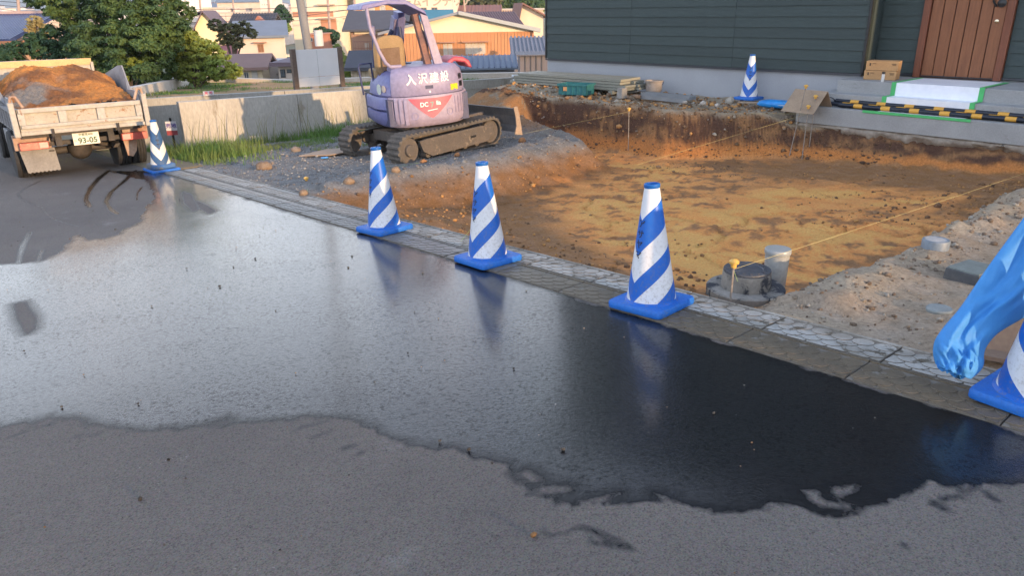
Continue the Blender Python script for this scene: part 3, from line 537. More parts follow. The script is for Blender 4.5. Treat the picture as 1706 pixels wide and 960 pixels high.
prof = [(11.68, Z3), (PV, Z3), (PV, Z2 + .0), (MV, Z2), (MV, Z1), (LV + .02, Z1)]
strip(prof, 4.45, 3.38, M_SHEET, 'sheet', .006); strip(prof[:5], 4.50, 4.44, M_TAPE, 'tape', .010); strip(prof[:5], 3.41, 3.35, M_TAPE, 'tape', .010)
strip([(LV + .035, Z1), (LV - .0, Z1), (LV, Z1 - .03)], 4.62, 3.28, M_TAPE, 'tape', .010)
# two cardboard boxes on the top slab
M_CB = mat('cardboard', (.46, .27, .12), (.38, .22, .10), scale=5, rough=.8, bump=.1, bscale=60); M_INK = plain('ink_dark', (.08, .05, .03), .8)
bp = G(1458, 134, Z3); b_ang = HA + .18
for k, (lab) in enumerate(('lower of the two brown cardboard boxes stacked in the porch corner', 'upper of the two brown cardboard boxes stacked in the porch corner')):
    t = thing('cardboard_box', lab, 'box', (bp.x + .17 + .008 * k, bp.y + .18, Z3 + .004 + .128 * k), b_ang + .03 * k, 'boxes on the porch')
    m = MB(); m.bb(-.21, .21, -.15, .15, 0, .124); m.build('carton', M_CB, t, bevel=.003)
    m = MB(); m.bb(-.21, .21, -.02, .02, .1235, .1255); m.bb(-.211, -.2095, -.02, .02, .08, .1245); m.build('packing_tape', plain('tan_tape', (.40, .25, .12), .35), t)
    m = MB()
    for (x0, x1, z0, z1) in ((-.18, -.12, .085, .095), (-.18, -.13, .07, .078), (.08, .13, .088, .096), (.145, .165, .06, .10)):
        for s in (-1, 1): m.bb(x0, x1, s * .1505 - .0006, s * .1505 + .0006, z0, z1)
    m.build('printed_mark', M_INK, t)
p = G(1470, 136, Z3); t = thing('caulking_tube', 'small white tube with a black cap standing before the boxes', 'tube', (p.x, p.y, Z3))
MB().lathe([(0, 0), (.02, 0), (.02, .10), (.01, .11)], 12).build('tube', plain('tube_white', (.7, .7, .68), .4), t, smooth=40); MB().lathe([(.022, .108), (.022, .135), (0, .136)], 12).build('cap', M_BLK, t, smooth=40)
# black and yellow barrier bars on the steps
M_BK = plain('bar_black', (.012, .016, .028), .35); M_YE = mat('bar_yellow', (.68, .36, .05), (.60, .30, .04), scale=20, rough=.4)
A = UV(5.18, LV + .10, Z1); B = UV(2.3, LV + .06, Z1 + .0); dv = (B - A).normalized(); ang = math.atan2(dv.y, dv.x)
labs = ['black and yellow barrier bar lying nearest the house wall on the lower step', 'black and yellow barrier bar lying on top between the others', 'black and yellow barrier bar lying nearest the pit', 'low black and yellow bar half hidden under the other bars']
for k, (dy, dz, dx) in enumerate(((.20, .036, .02), (.135, .072, .05), (.075, .036, -.04), (.012, .036, .16))):
    q = A + Vector((-dv.y, dv.x, 0)) * dy + dv * dx; t = thing('barrier_bar', labs[k], 'barrier bar', (q.x, q.y, Z1 + .004 + dz), (0, 0, ang + (.012 * (k - 1))), 'barrier bars on the porch steps')
    MB().tube([(0, 0, 0), (2.75, 0, 0)], .029, 12).build('pole', M_BK, t, smooth=40)
    x = .22
    while x < 2.6: MB().tube([(x, 0, 0), (x + .12, 0, 0)], .0305, 12).build('yellow_sleeve', M_YE, t, smooth=40); x += .37
    if k != 3:
        r = MB(); cxr = -.07; r.tube([(cxr + .055 * math.cos(a), 0, .015 + .055 * math.sin(a)) for a in [i * 2 * pi / 18 for i in range(18)]], .006, 6, closed=True); ro = r.build('ring', M_BK, t, smooth=60); ro.rotation_euler = (.5 + .35 * k, 0, 0)
        r = MB(); r.tube([(2.82 + .055 * math.cos(a), 0, .0 + .055 * math.sin(a)) for a in [i * 2 * pi / 18 for i in range(18)]], .006, 6, closed=True); r.build('ring', M_BK, t, smooth=60)
# ================================================================ THINGS LYING ALONG THE HOUSE
M_ST = mat('stake_iron', (.20, .16, .13), (.35, .32, .28), scale=30, rough=.7); M_CAPY = mat('cap_yellow', (.75, .45, .10), (.62, .34, .07), scale=40, rough=.45)
def stake(px, py_top, v, lab, depth=.5, lean=(0, 0), u=None):
    top = GV(px, py_top, v); uu, vv = uv(top); zb = SZ(uu, vv) - .05
    t = thing('survey_stake', lab, 'stake', (top.x, top.y, zb), 0, 'capped steel stakes around the pit'); h = top.z - zb
    MB().tube([(lean[0] * h, lean[1] * h, 0), (0, 0, h)], .0065, 8).build('rod', M_ST, t, smooth=40); MB().lathe([(.014, -.035), (.017, -.03), (.017, -.012), (.030, -.006), (.031, .006), (.018, .018), (0, .021)], 14, (0, 0, h)).build('cap', M_CAPY, t, smooth=50); return top
s_far = stake(1048, 181, 9.2, 'steel stake with a yellow cap against the far wall of the pit', lean=(.02, 0))
s_bag = stake(1343, 143, 10.05, 'tallest capped stake, leaning beside the folded cardboard and porch corner', lean=(-.10, .05))
s_cor = stake(1347, 177, 10.02, 'short pale capped stake closest to the corner of the lower step')
s_brd = stake(1359, 160, 10.15, 'orange capped stake behind the porch corner, right of the tallest one')
s_man = stake(1223, 437, 3.72, 'rusty capped stake standing right in front of the manhole')
p1 = UV(7.72, 3.62); s_gr = stake(510, 297, uv(RD(510, 300))[1], 'yellow capped peg in the gravel near the corner of the pit')
# builder's strings
M_STR = plain('string_green', (.42, .62, .16), .6); M_STY = plain('string_yellow', (.75, .62, .25), .6)
def string(a, b, lab, m=M_STY, sag=.01):
    n = 8; pts = [a.lerp(b, i / n) + Vector((0, 0, -sag * 4 * (i / n) * (1 - i / n))) for i in range(n + 1)]; tag(MB().tube(pts, .0010, 5).build('guide_string', m), lab, 'string', 'guide strings over the pit')
dn = Vector((0, 0, -.045))
string(s_man + dn, GV(1706, 250, 9.9) + Vector((.6, -.2, .02)), 'yellow string from the manhole stake across the pit towards the porch side')
string(s_cor + Vector((0, 0, -.10)), GV(1060, 275, 6.4), 'yellow string running from the porch corner down to the pit middle', sag=.0)
string(s_far + dn, GV(860, 225, 7.6), 'string running left from the far stake towards the blade', sag=.0)
string(GV(868, 186, 9.25), s_cor + Vector((0, 0, -.10)), 'level string stretched along the far wall of the pit')
string(s_gr + dn, RD(745, 262, .03), 'green string running over the gravel past the first cone', M_STR)
string(s_gr + dn, RD(513, 322, .02), 'short green string hanging down from the gravel peg', M_STR, 0)
string(s_man + dn, s_man + Vector((.03, -.01, -.12)), 'loose green string end dangling from the manhole stake', M_STR, 0)
string(RD(768, 402, .05), RD(808, 352, .06), 'thin string behind the second cone', M_STR, 0)
# folded cardboard, blue bag, board
HG = .03
cp = G(1362, 184, HG); t = thing('folded_cardboard', 'brown cardboard box folded open like a tent beside the porch', 'cardboard', (cp.x, cp.y, HG), -.95)
M_CB2 = mat('cardboard_grey', (.34, .25, .17), (.27, .20, .14), scale=5, rough=.85, bump=.1, bscale=60)
MB().add([(-.26, -.02, 0), (.26, -.02, 0), (.26, -.22, .30), (-.26, -.22, .30)] + [(-.26, -.012, 0), (.26, -.012, 0), (.26, -.212, .305), (-.26, -.212, .305)], [(0, 1, 2, 3), (7, 6, 5, 4), (0, 4, 5, 1), (1, 5, 6, 2), (2, 6, 7, 3), (3, 7, 4, 0)]).build('flap', M_CB2, t)
MB().add([(-.26, -.22, .30), (.26, -.22, .30), (.26, -.50, .02), (-.26, -.50, .02)] + [(-.26, -.228, .295), (.26, -.228, .295), (.26, -.508, .015), (-.26, -.508, .015)], [(0, 1, 2, 3), (7, 6, 5, 4), (0, 4, 5, 1), (1, 5, 6, 2), (2, 6, 7, 3), (3, 7, 4, 0)]).build('flap', M_CB2, t)
bg_ = G(1294, 178, HG); t = thing('plastic_bag', 'blue plastic sack with a white label lying beside the folded cardboard', 'bag', (bg_.x, bg_.y, HG + .045), -.72)
bm = bmesh.new(); bmesh.ops.create_uvsphere(bm, u_segments=36, v_segments=20, radius=1)
for q in bm.verts:
    s = 1 + .10 * mnoise.noise(q.co * 2.2) + .05 * mnoise.noise(q.co * 6); q.co = Vector((math.copysign(abs(q.co.x) ** .7, q.co.x) * .29 * s, math.copysign(abs(q.co.y) ** .75, q.co.y) * .13 * s, math.copysign(abs(q.co.z) ** .8, q.co.z) * .06 * s))
me = bpy.data.meshes.new('sack'); bm.to_mesh(me); bm.free(); me.materials.append(mat('sack_blue', (.02, .22, .62), (.03, .30, .72), scale=9, rough=.35, bump=.3, bscale=25)); me.polygons.foreach_set('use_smooth', [True] * len(me.polygons))
o = bpy.data.objects.new('sack', me); COL.objects.link(o); o.parent = t; MB().box((.08, -.108, .015), (.15, .012, .055), M=Matrix.Rotation(-.45, 4, 'X')).build('paper_label', plain('label_pale', (.45, .52, .58), .6), t)
p = G(1250, 172, HG); tag(MB().box((0, 0, .012), (.62, .10, .02)).build('wooden_board', mat('board_grey', (.36, .28, .21), (.27, .21, .16), scale=6, rough=.8, stretch=(1, 8, 8)), loc=(p.x + .12, p.y - .02, HG), rot=(0, 0, -.35), bevel=.002), 'weathered board lying on the ground in front of the far cone', 'board')
# stack of formwork planks, crate, bucket, channels
MFW = mat('formwork', (.27, .26, .21), (.21, .22, .19), scale=3, rough=.7, bump=.25, bscale=40, stretch=(.4, 3, 3), spot=(.14, .13, .11), sscale=6)
fa = UV(11.55, 10.30); fb = UV(8.75, 10.52); fd = (fb - fa); fang = math.atan2(fd.y, fd.x)
t = thing('plank_stack', 'long low stack of grey formwork planks lying along the foundation', 'planks', (fa.x, fa.y, HG + .06), fang)
for r_ in range(4):
    for c_ in range(2): MB().box((fd.length / 2 + random.uniform(-.06, .06), .16 - c_ * .33, .024 + r_ * .05), (fd.length - .1 * r_, .31, .043)).build('plank', MFW, t, bevel=.003)
MB().box((.12, 0, -.03), (.09, .75, .06)).build('bearer', MFW, t); MB().box((2.5, 0, -.03), (.09, .75, .06)).build('bearer', MFW, t)
p = GV(862, 141, 10.1); M_PIPE = plain('pipe_white', (.62, .66, .68), .4)
for k, lab in enumerate(('white plastic pipe end poking out at the left end of the plank stack', 'lower white pipe beside the left end of the plank stack')):
    tag(MB().tube([(0, 0, 0), (.55, 0, 0)], .032, 14).build('plastic_pipe', M_PIPE, smooth=40, loc=(fa.x - .22 + .02 * k, fa.y - .08 - .1 * k, HG + .17 - .075 * k), rot=(0, 0, fang + .5)), lab, 'pipe', 'pipes by the plank stack')
p = GV(960, 158, 9.75); M_CR = mat('crate_teal', (.025, .13, .15), (.03, .17, .19), scale=8, rough=.5)
t = thing('plastic_crate', 'teal plastic crate standing in front of the stacked planks', 'crate', (p.x, p.y, HG), U_ANG + .35)
m = MB(); w2, d2, h2 = .27, .17, .19
for (x0, x1, y0, y1) in ((-w2, w2, -d2, -d2 + .012), (-w2, w2, d2 - .012, d2), (-w2, -w2 + .012, -d2, d2), (w2 - .012, w2, -d2, d2)): m.bb(x0, x1, y0, y1, 0, h2)
m.bb(-w2, w2, -d2, d2, 0, .01); m.build('tub', M_CR, t)
m = MB()
for (x0, x1, y0, y1) in ((-w2 - .02, w2 + .02, -d2 - .02, -d2 - .001), (-w2 - .02, w2 + .02, d2 + .001, d2 + .02), (-w2 - .02, -w2 - .001, -d2, d2), (w2 + .001, w2 + .02, -d2, d2)): m.bb(x0, x1, y0, y1, h2 - .03, h2)
m.build('rim', M_CR, t)
for x in (-.2, -.1, 0, .1, .2):
    for s in (-1, 1): MB().bb(x - .008, x + .008, s * d2 - .011, s * d2 + .011, 0, h2 - .032).build('rib', M_CR, t)
MB().bb(.10, .17, d2 + .012, d2 + .015, .07, .14).build('sticker', plain('sticker_orange', (.6, .33, .15), .6), t); MB().bb(-.17, -.10, -d2 - .015, -d2 - .012, .07, .14).build('sticker', plain('sticker_orange', (.6, .33, .15), .6), t)
p = GV(1089, 152, 10.75); t = thing('bucket', 'grey beige bucket standing against the foundation right of the plank stack', 'bucket', (p.x, p.y, HG), 0); MBK = mat('bucket_beige', (.34, .29, .25), (.26, .22, .19), scale=9, rough=.6)
MB().lathe([(.115, 0), (.15, .20), (.165, .205), (.165, .225), (.15, .225), (.14, .05), (0, .04)], 28).build('pail', MBK, t, smooth=40)
MB().tube([(.165 * math.cos(a), -.02 - .12 * math.sin(a) * .3, .20 - .10 * math.sin(a)) for a in [i * pi / 12 for i in range(13)]], .004, 6).build('handle', M_BLK, t, smooth=40)
MAL = plain('aluminium', (.42, .45, .48), .35, metal=.6)
a = GV(1072, 158, 10.0); b = GV(1140, 162, 10.0)
for k, (dy, dz, lab) in enumerate(((0, .0, 'long grey metal channel lying at the rim of the pit'), (.14, .03, 'upper metal channel lying behind the one at the rim'), (.26, .03, 'rear metal channel lying closest to the foundation'))):
    t = tag(MB().prism([(-.03, 0), (.03, 0), (.03, .06), (.024, .06), (.024, .006), (-.024, .006), (-.024, .06), (-.03, .06)], 'x', 0, 1.0).build('metal_channel', MAL, loc=(a.x + NS[0] * dy - .1, a.y + NS[1] * dy + .1, HG + dz), rot=(0, 0, math.atan2(b.y - a.y, b.x - a.x))), lab, 'channel', 'metal channels by the foundation')
p = GV(1036, 160, 9.85); tag(MB().box((0, 0, .08), (.14, .12, .17), taper=.92).build('concrete_block', mat('block_grey', (.33, .31, .28), (.25, .23, .21), scale=12, rough=.9, bump=.5, bscale=60), loc=(p.x, p.y, HG), rot=(0, 0, .7), bevel=.006), 'upright grey concrete block at the right end of the plank stack', 'block')
for k, (px, py, s, lab) in enumerate(((1014, 159, .06, 'dark rounded stone left of the upright concrete block'), (1060, 156, .07, 'brown broken clod of stone beneath the bent plank ends'), (1143, 158, .05, 'jagged white stone beyond the right end of the channels'), (1172, 160, .06, 'pale broken stone on the ground between channels and far cone'), (1195, 163, .05, 'small pale stone left of the far cone'))):
    p = GV(px, py, 9.9); v, f = PRO[k]; tag(raw('broken_stone', v * s + np.array([p.x, p.y, HG + s * .5]), f, MCB if k < 2 else mat('stone_pale', (.5, .46, .40), (.34, .30, .26), scale=14, rough=.9)), lab, 'stone')
# ================================================================ TRAFFIC CONES
def m_cone(name, blue, white, rough=.4):
    m, nt, b = newmat(name); b.inputs['Specular IOR Level'].default_value = .35; tc = node(nt, 'ShaderNodeTexCoord').outputs['Object']; sp = node(nt, 'ShaderNodeSeparateXYZ'); nt.links.new(tc, sp.inputs[0])
    ang = math_(nt, 'ARCTAN2', sp.outputs[1], sp.outputs[0]); psi = math_(nt, 'MULTIPLY', math_(nt, 'ABSOLUTE', ang), .153)
    rho = math_(nt, 'MULTIPLY_ADD', sp.outputs[2], -1 / .988, .915 + .04 / .988)
    yp = math_(nt, 'ADD', math_(nt, 'MULTIPLY', rho, math_(nt, 'COSINE', psi)), math_(nt, 'MULTIPLY', math_(nt, 'MULTIPLY', rho, math_(nt, 'SINE', psi)), 1.23))
    def band(a, b_): return math_(nt, 'MULTIPLY', math_(nt, 'GREATER_THAN', yp, a), math_(nt, 'LESS_THAN', yp, b_))
    wv = math_(nt, 'ADD', math_(nt, 'ADD', math_(nt, 'LESS_THAN', yp, .443), band(.642, .797)), math_(nt, 'ADD', band(.922, 1.077), band(1.20, 1.36)), clamp=True)
    wv = math_(nt, 'MULTIPLY', wv, math_(nt, 'MULTIPLY', math_(nt, 'LESS_THAN', sp.outputs[2], .684), math_(nt, 'GREATER_THAN', sp.outputs[2], .052)))
    d1 = nz(nt, tc, 9, 6, .7); d2 = nz(nt, tc, 60, 4, .7)
    bl = mix(nt, ramp(nt, d1, .3, .8), blue, tuple(x * .82 for x in blue)); wh = mix(nt, ramp(nt, d1, .35, .8), white, tuple(x * .88 for x in white))
    col = mix(nt, wv, bl, wh); dirt_ = math_(nt, 'MULTIPLY', ramp(nt, d2, .50, .74), ramp(nt, sp.outputs[2], .62, .02)); col = mix(nt, math_(nt, 'MULTIPLY', dirt_, .65), col, (.22, .18, .13))
    nt.links.new(col, b.inputs['Base Color']); nt.links.new(math_(nt, 'MULTIPLY_ADD', wv, -.08, rough), b.inputs['Roughness'])
    bn = node(nt, 'ShaderNodeBump'); bn.inputs['Strength'].default_value = .12; bn.inputs['Distance'].default_value = .004; nt.links.new(nz(nt, tc, 7, 3), bn.inputs['Height']); nt.links.new(bn.outputs[0], b.inputs['Normal']); return m
M_C1 = m_cone('cone_stripes', (.010, .125, .52), (.70, .71, .73)); M_C2 = m_cone('cone_stripes_faded', (.035, .105, .24), (.72, .70, .64), .6)
M_CBL = mat('cone_base_blue', (.010, .13, .52), (.015, .15, .52), scale=8, rough=.55, bump=.3, bscale=70, spot=(.10, .17, .32), sscale=7, sth=.58); M_CBF = mat('cone_base_faded', (.035, .13, .34), (.06, .12, .22), scale=6, rough=.6, bump=.3, bscale=60, spot=(.16, .17, .18), sscale=5, sth=.52)
M_CCAP = plain('cone_cap_blue', (.012, .13, .45), .4); M_TXT = plain('marker_ink', (.015, .015, .03), .6)
def crad(z): return .140 - (z - .04) * (.102 / .66)
def make_cone(lab, loc, ang, seam, mb_, mbase, grp='blue and white striped traffic cones', txt=True, tilt=(0, 0)):
    t = thing('traffic_cone', lab, 'traffic cone', loc, (tilt[0], tilt[1], ang), grp)
    a = .18; c_ = .028; bm = MB(); out = []
    for (sx_, sy_, a0) in ((1, 1, 0), (-1, 1, pi / 2), (-1, -1, pi), (1, -1, 1.5 * pi)):
        for k in range(4): q = a0 + k * pi / 6; out.append((sx_ * (a - c_) + c_ * math.cos(q), sy_ * (a - c_) + c_ * math.sin(q)))
    n = len(out); lv = ((.985, .0), (1, .006), (1, .030), (.975, .040))
    vs = [(x * s_, y * s_, z) for s_, z in lv for x, y in out]; fs = [tuple(range(n - 1, -1, -1)), tuple(3 * n + i for i in range(n))] + [(j * n + i, j * n + (i + 1) % n, (j + 1) * n + (i + 1) % n, (j + 1) * n + i) for j in range(3) for i in range(n)]
    bm.add(vs, fs); bm.build('base', mbase, t, smooth=35)
    pr = [(.152, .038), (.146, .046), (crad(.052), .052)] + [(crad(z), z) for z in (.2, .35, .5, .62, .684)] + [(.033, .685), (.030, .60)]
    body = MB().lathe(pr, 56).build('cone_body', mb_, t, smooth=40); body.rotation_euler = (0, 0, seam - ang)
    MB().lathe([(.0415, .678), (.044, .682), (.044, .698), (.040, .702), (.031, .702), (.030, .66)], 28).build('cap_ring', M_CCAP, t, smooth=40)
    if txt:
        m = MB()
        for ch, zc in zip('アサヤマ', (.485, .428, .372, .315)):
            vs, fs = text_mesh(ch, .050, .0012); P = []
            for v in vs: z = zc + v.y; r = crad(z) + .0012; ph = seam - ang + v.x / r + .02; P.append((r * math.cos(ph), r * math.sin(ph), z))
            m.add(P, fs)
        m.build('lettering', M_TXT, t)
    if mb_ is M_C2: MB().box((0, 0, .075), (.30, .30, .06)).build('base_weight', M_CBF, t, bevel=.012); MB().box((0, 0, .02), (.385, .385, .036)).build('base_pad', M_CBL, t, bevel=.01)
    return t
def toward(p, d=0.0): return math.atan2(-p.y, -p.x) + d                      # angle from a point to where the photo was taken
sl = math.atan(SL)
for (px, py, lab, sd_, mb_, mbs, dz) in ((641, 383, 'striped cone on the kerb just in front of the excavator track', -1.15, M_C1, M_CBL, .006), (813, 434, 'striped cone in the middle of the three on the kerb along the pit', -.98, M_C1, M_CBL, .006), (1085, 508, 'striped cone with handwriting down its white and blue stripes, left of the manhole', -.86, M_C1, M_CBL, .006),
        (270, 284, 'faded slate blue cone with a V of white stripes behind the tipper truck', .10, M_C2, M_CBF, .0)):
    p = RD(px, py, dz + .004); make_cone(lab, p, U_ANG + (.08 if px == 641 else -.02 if px == 813 else .06), toward(p, sd_), mb_, mbs, tilt=(0, sl) if px > 300 else (0, 0))
p = RD(1722, 668, .008); make_cone('striped cone closest to the camera beside the blue tarp', p, U_ANG - .08, toward(p, .95), M_C1, M_CBL, txt=False)
p = G(1247, 165, .035); make_cone('striped cone standing against the grey foundation of the house', p, HA, toward(p, -.12), M_C1, M_CBL)
# ================================================================ MANHOLE, PIPES, LIDS
M_MC = mat('manhole_concrete', (.29, .265, .23), (.19, .175, .15), scale=7, rough=.85, bump=.6, bscale=50, spot=(.035, .037, .045), sscale=8, sth=.53); M_MI = mat('iron_lid', (.05, .055, .068), (.10, .10, .105), scale=10, rough=.42, bump=.6, bscale=40, spot=(.20, .19, .18), sscale=9, sth=.6)
p = RD(1243, 494, -.16); u_, v_ = uv(p); p.z = SZ(u_, v_) + .045
t = thing('manhole', 'round concrete manhole with a dark iron lid in the pit corner', 'manhole', p + Vector((0, .03, 0)), .3)
MB().lathe([(.24, -.16), (.246, .0), (.248, .035), (.24, .045), (.175, .048), (.158, .040), (.15, .040), (.10, .03)], 40).build('base_ring', M_MC, t, smooth=35); MB().lathe([(.156, .0), (.156, .04), (.152, .12), (.15, .145), (.142, .149), (.11, .145)], 40).build('collar', M_MC, t, smooth=35)
m = MB().lathe([(.147, .140), (.149, .155), (.146, .163), (.10, .165), (.095, .161), (.03, .161), (0, .162)], 40)
for k in range(16): a = k * pi / 8; m.box((.113 * math.cos(a), .113 * math.sin(a), .165), (.022, .012, .006), a)
m.build('lid', M_MI, t, smooth=35)
p = RD(1290, 470, -.16); u_, v_ = uv(p); p.z = SZ(u_, v_) + .065
t = thing('drain_pipe', 'upright grey plastic pipe with a white cap beside the manhole', 'pipe', p, 0); MB().lathe([(.068, -.15), (.080, .255)], 32).build('pipe', mat('pvc_grey', (.36, .37, .36), (.27, .27, .25), scale=8, rough=.5, spot=(.24, .12, .06), sscale=7, sth=.63), t, smooth=40)
MB().lathe([(.083, .235), (.086, .24), (.086, .262), (.082, .268), (0, .27)], 32).build('cap', plain('pvc_cap', (.34, .36, .36), .35), t, smooth=40)
p = RD(1556, 420, .0); u_, v_ = uv(p); p.z = SZ(u_, v_)
t = thing('pipe_cap', 'round grey pipe cap with a pale top set in the raised dirt', 'pipe cap', p, 0); MB().lathe([(.082, -.05), (.085, .045), (.080, .055), (.07, .056), (.068, .052), (0, .052)], 32).build('rim', mat('pvc_blue', (.20, .24, .28), (.16, .19, .22), scale=12, rough=.5), t, smooth=40); MB().lathe([(.066, .0525), (.0, .056)], 32).build('disc', mat('pvc_top', (.44, .42, .40), (.36, .35, .34), scale=14, rough=.7), t, smooth=40)
p = RD(1622, 468, .0); u_, v_ = uv(p); p.z = SZ(u_, v_)
t = thing('meter_box', 'square dark plastic meter box with a grey green lid near the tarp', 'meter box', p + Vector((.03, .07, 0)), .55); MB().box((0, 0, .02), (.26, .21, .09), taper=.94).build('box_body', mat('box_black', (.05, .055, .065), (.09, .09, .09), scale=9, rough=.5, spot=(.22, .2, .17), sscale=9), t, bevel=.006); MB().box((0, 0, .068), (.235, .185, .012)).build('lid', mat('box_lid', (.17, .20, .19), (.13, .15, .145), scale=8, rough=.7, spot=(.28, .25, .21), sscale=8, sth=.58), t, bevel=.003)
p = RD(1565, 516, .0); u_, v_ = uv(p); p.z = SZ(u_, v_); tag(MB().lathe([(.062, -.02), (.066, .010), (.060, .018), (0, .020)], 28).build('stopcock_lid', mat('lid_grey', (.24, .27, .27), (.18, .2, .2), scale=14, rough=.7), loc=p, smooth=40), 'small round grey lid lying flush in the dirt left of the blue tarp', 'lid')
# ================================================================ BLUE TARP OVER A LEANING BOARD
M_TARP = mat('tarp_blue', (.04, .22, .54), (.06, .27, .60), scale=5, rough=.72, bump=.35, bscale=18, fine=.05)
tp = thing('blue_tarp', 'crumpled light blue plastic tarp draped over a leaning load at the right edge', 'tarp')
L_ = [(1560, 612), (1550, 580), (1566, 550), (1592, 523), (1609, 499), (1628, 470), (1648, 441), (1672, 408), (1706, 362), (1750, 300), (1800, 232)]
R_ = [(1612, 636), (1644, 612), (1636, 592), (1650, 566), (1672, 548), (1704, 532), (1735, 510), (1760, 470), (1800, 430), (1850, 370), (1900, 300)]
nu, nv = 230, 110; tt, ss = np.meshgrid(np.linspace(0, 1, nu), np.linspace(0, 1, nv), indexing='ij'); kk = np.linspace(0, 1, len(L_)); YY = 2.70
Lp = [AT(x, y, YY + .02 * i) for i, (x, y) in enumerate(L_)]; Rp = [AT(x, y, YY - .05 + .02 * i) for i, (x, y) in enumerate(R_)]
LL = np.stack([np.interp(tt, kk, [p[i] for p in Lp]) for i in range(3)], -1); RR = np.stack([np.interp(tt, kk, [p[i] for p in Rp]) for i in range(3)], -1)
foot_ = sstep(.28, .10, tt); _k = np.ones(31) / 31
def _smooth(A): 
    P_ = np.concatenate([np.repeat(A[:1], 15, 0), A, np.repeat(A[-1:], 15, 0)]); return np.stack([np.stack([np.convolve(P_[:, j, c_], _k, 'valid') for j in range(A.shape[1])], 1) for c_ in range(3)], -1)
LL = _smooth(LL); RR = _smooth(RR)
ridge = lambda a, b, o, s_: (1 - 2 * np.abs(fbm(a, b, o, s_)))
wv = np.sin(ss * pi) ** .55
q1 = fbm(ss * 2 + tt * 2, tt * 3, 3, 81); q2 = fbm(tt * 5, ss * 4, 2, 82)
fold = .055 * wv + .03 * foot_ * wv + .016 * np.sin(ss * 9 + 3.2 * q1 + tt * 5) * wv + .007 * np.sin(ss * 21 + 5 * q1 - tt * 9 + 2 * q2) * wv + .010 * q1 + foot_ * (.034 * fbm(ss * 4, tt * 17 + ss * 4, 2, 84) + .007 * fbm(ss * 9 + tt * 9, tt * 34, 2, 85) - .015) * wv
vw_ = np.array(Vector(Lp[2]) - Vector((0, 0, HCAM))); vw_ /= np.linalg.norm(vw_)
TX = LL * (1 - ss[..., None]) + RR * ss[..., None] - vw_ * fold[..., None]
o = raw('tarp_sheet', TX.reshape(-1, 3), grid_faces(nu, nv), M_TARP, tp, smooth=True); sm = o.modifiers.new('thickness', 'SOLIDIFY'); sm.thickness = .03; sm.offset = -1
pb = RD(1668, 590, .02); bw = thing('leaning_board', 'grey brown board propped under the blue tarp behind the nearest cone', 'board', (pb.x, pb.y + .03, pb.z), -.55); MB().box((.05, .02, .16), (.30, .02, .36), M=Matrix.Rotation(-.35, 4, 'X')).build('panel', mat('board_brown', (.20, .155, .12), (.16, .12, .095), scale=3, rough=.8), bw, bevel=.002); MB().box((.05, -.06, .01), (.30, .14, .02)).build('foot_panel', mat('board_brown', (.2, .15, .12)), bw)
# ================================================================ MINI EXCAVATOR
M_PUR = mat('paint_purple', (.26, .235, .37), (.29, .26, .38), scale=3.5, lo=.3, hi=.7, rough=.48, bump=.08, bscale=20, spot=(.24, .20, .30), sscale=4, sth=.6)
M_LAV = mat('paint_lavender', (.34, .285, .37), (.28, .24, .34), scale=4, rough=.5, bump=.1, bscale=20, spot=(.42, .19, .08), sscale=6.5, sth=.68)
M_PURSH = mat('paint_purple_shaded', (.155, .16, .335), (.18, .18, .35), scale=4, rough=.42, bump=.06, bscale=20)  # same purple paint with bluish shade put into its colour
M_DBL = mat('dark_blue_part', (.02, .03, .10), (.04, .05, .12), scale=8, rough=.5); M_RED = mat('paint_red_faded', (.42, .06, .09), (.50, .10, .13), scale=6, rough=.5)
M_MUD = mat('muddy_steel', (.12, .10, .085), (.085, .075, .068), scale=7, rough=.85, bump=.5, bscale=50, spot=(.20, .16, .12), sscale=8, sth=.58); M_RUBR = mat('muddy_rubber', (.07, .064, .058), (.125, .108, .09), scale=16, lo=.35, hi=.65, rough=.9, bump=.6, bscale=60)
M_SEAT = mat('seat_beige', (.34, .23, .12), (.29, .20, .10), scale=8, rough=.75, bump=.2, bscale=60); M_SEAT2 = mat('seat_brown', (.16, .10, .06), (.20, .13, .085), scale=9, rough=.8); M_WHT = plain('lettering_white', (.9, .88, .86), .5)
YW = math.atan2(.375, .927)
ex = thing('excavator', 'faded purple mini excavator with an open canopy and muddy rubber tracks', 'excavator', (-1.45 + .15 * .927, 11.07 + .15 * .375, -.50), (0, math.radians(-2.6), YW)); ex.scale = (.93, 1, 1)
TRK = math.radians(45) - YW; TR = Matrix.Rotation(TRK, 4, 'Z')
def tpart(m, name, mt, off=(0, 0, 0), **k):
    m.xform(TR @ Matrix.Translation(off)); return m.build(name, mt, k.pop('parent', ex), **k)
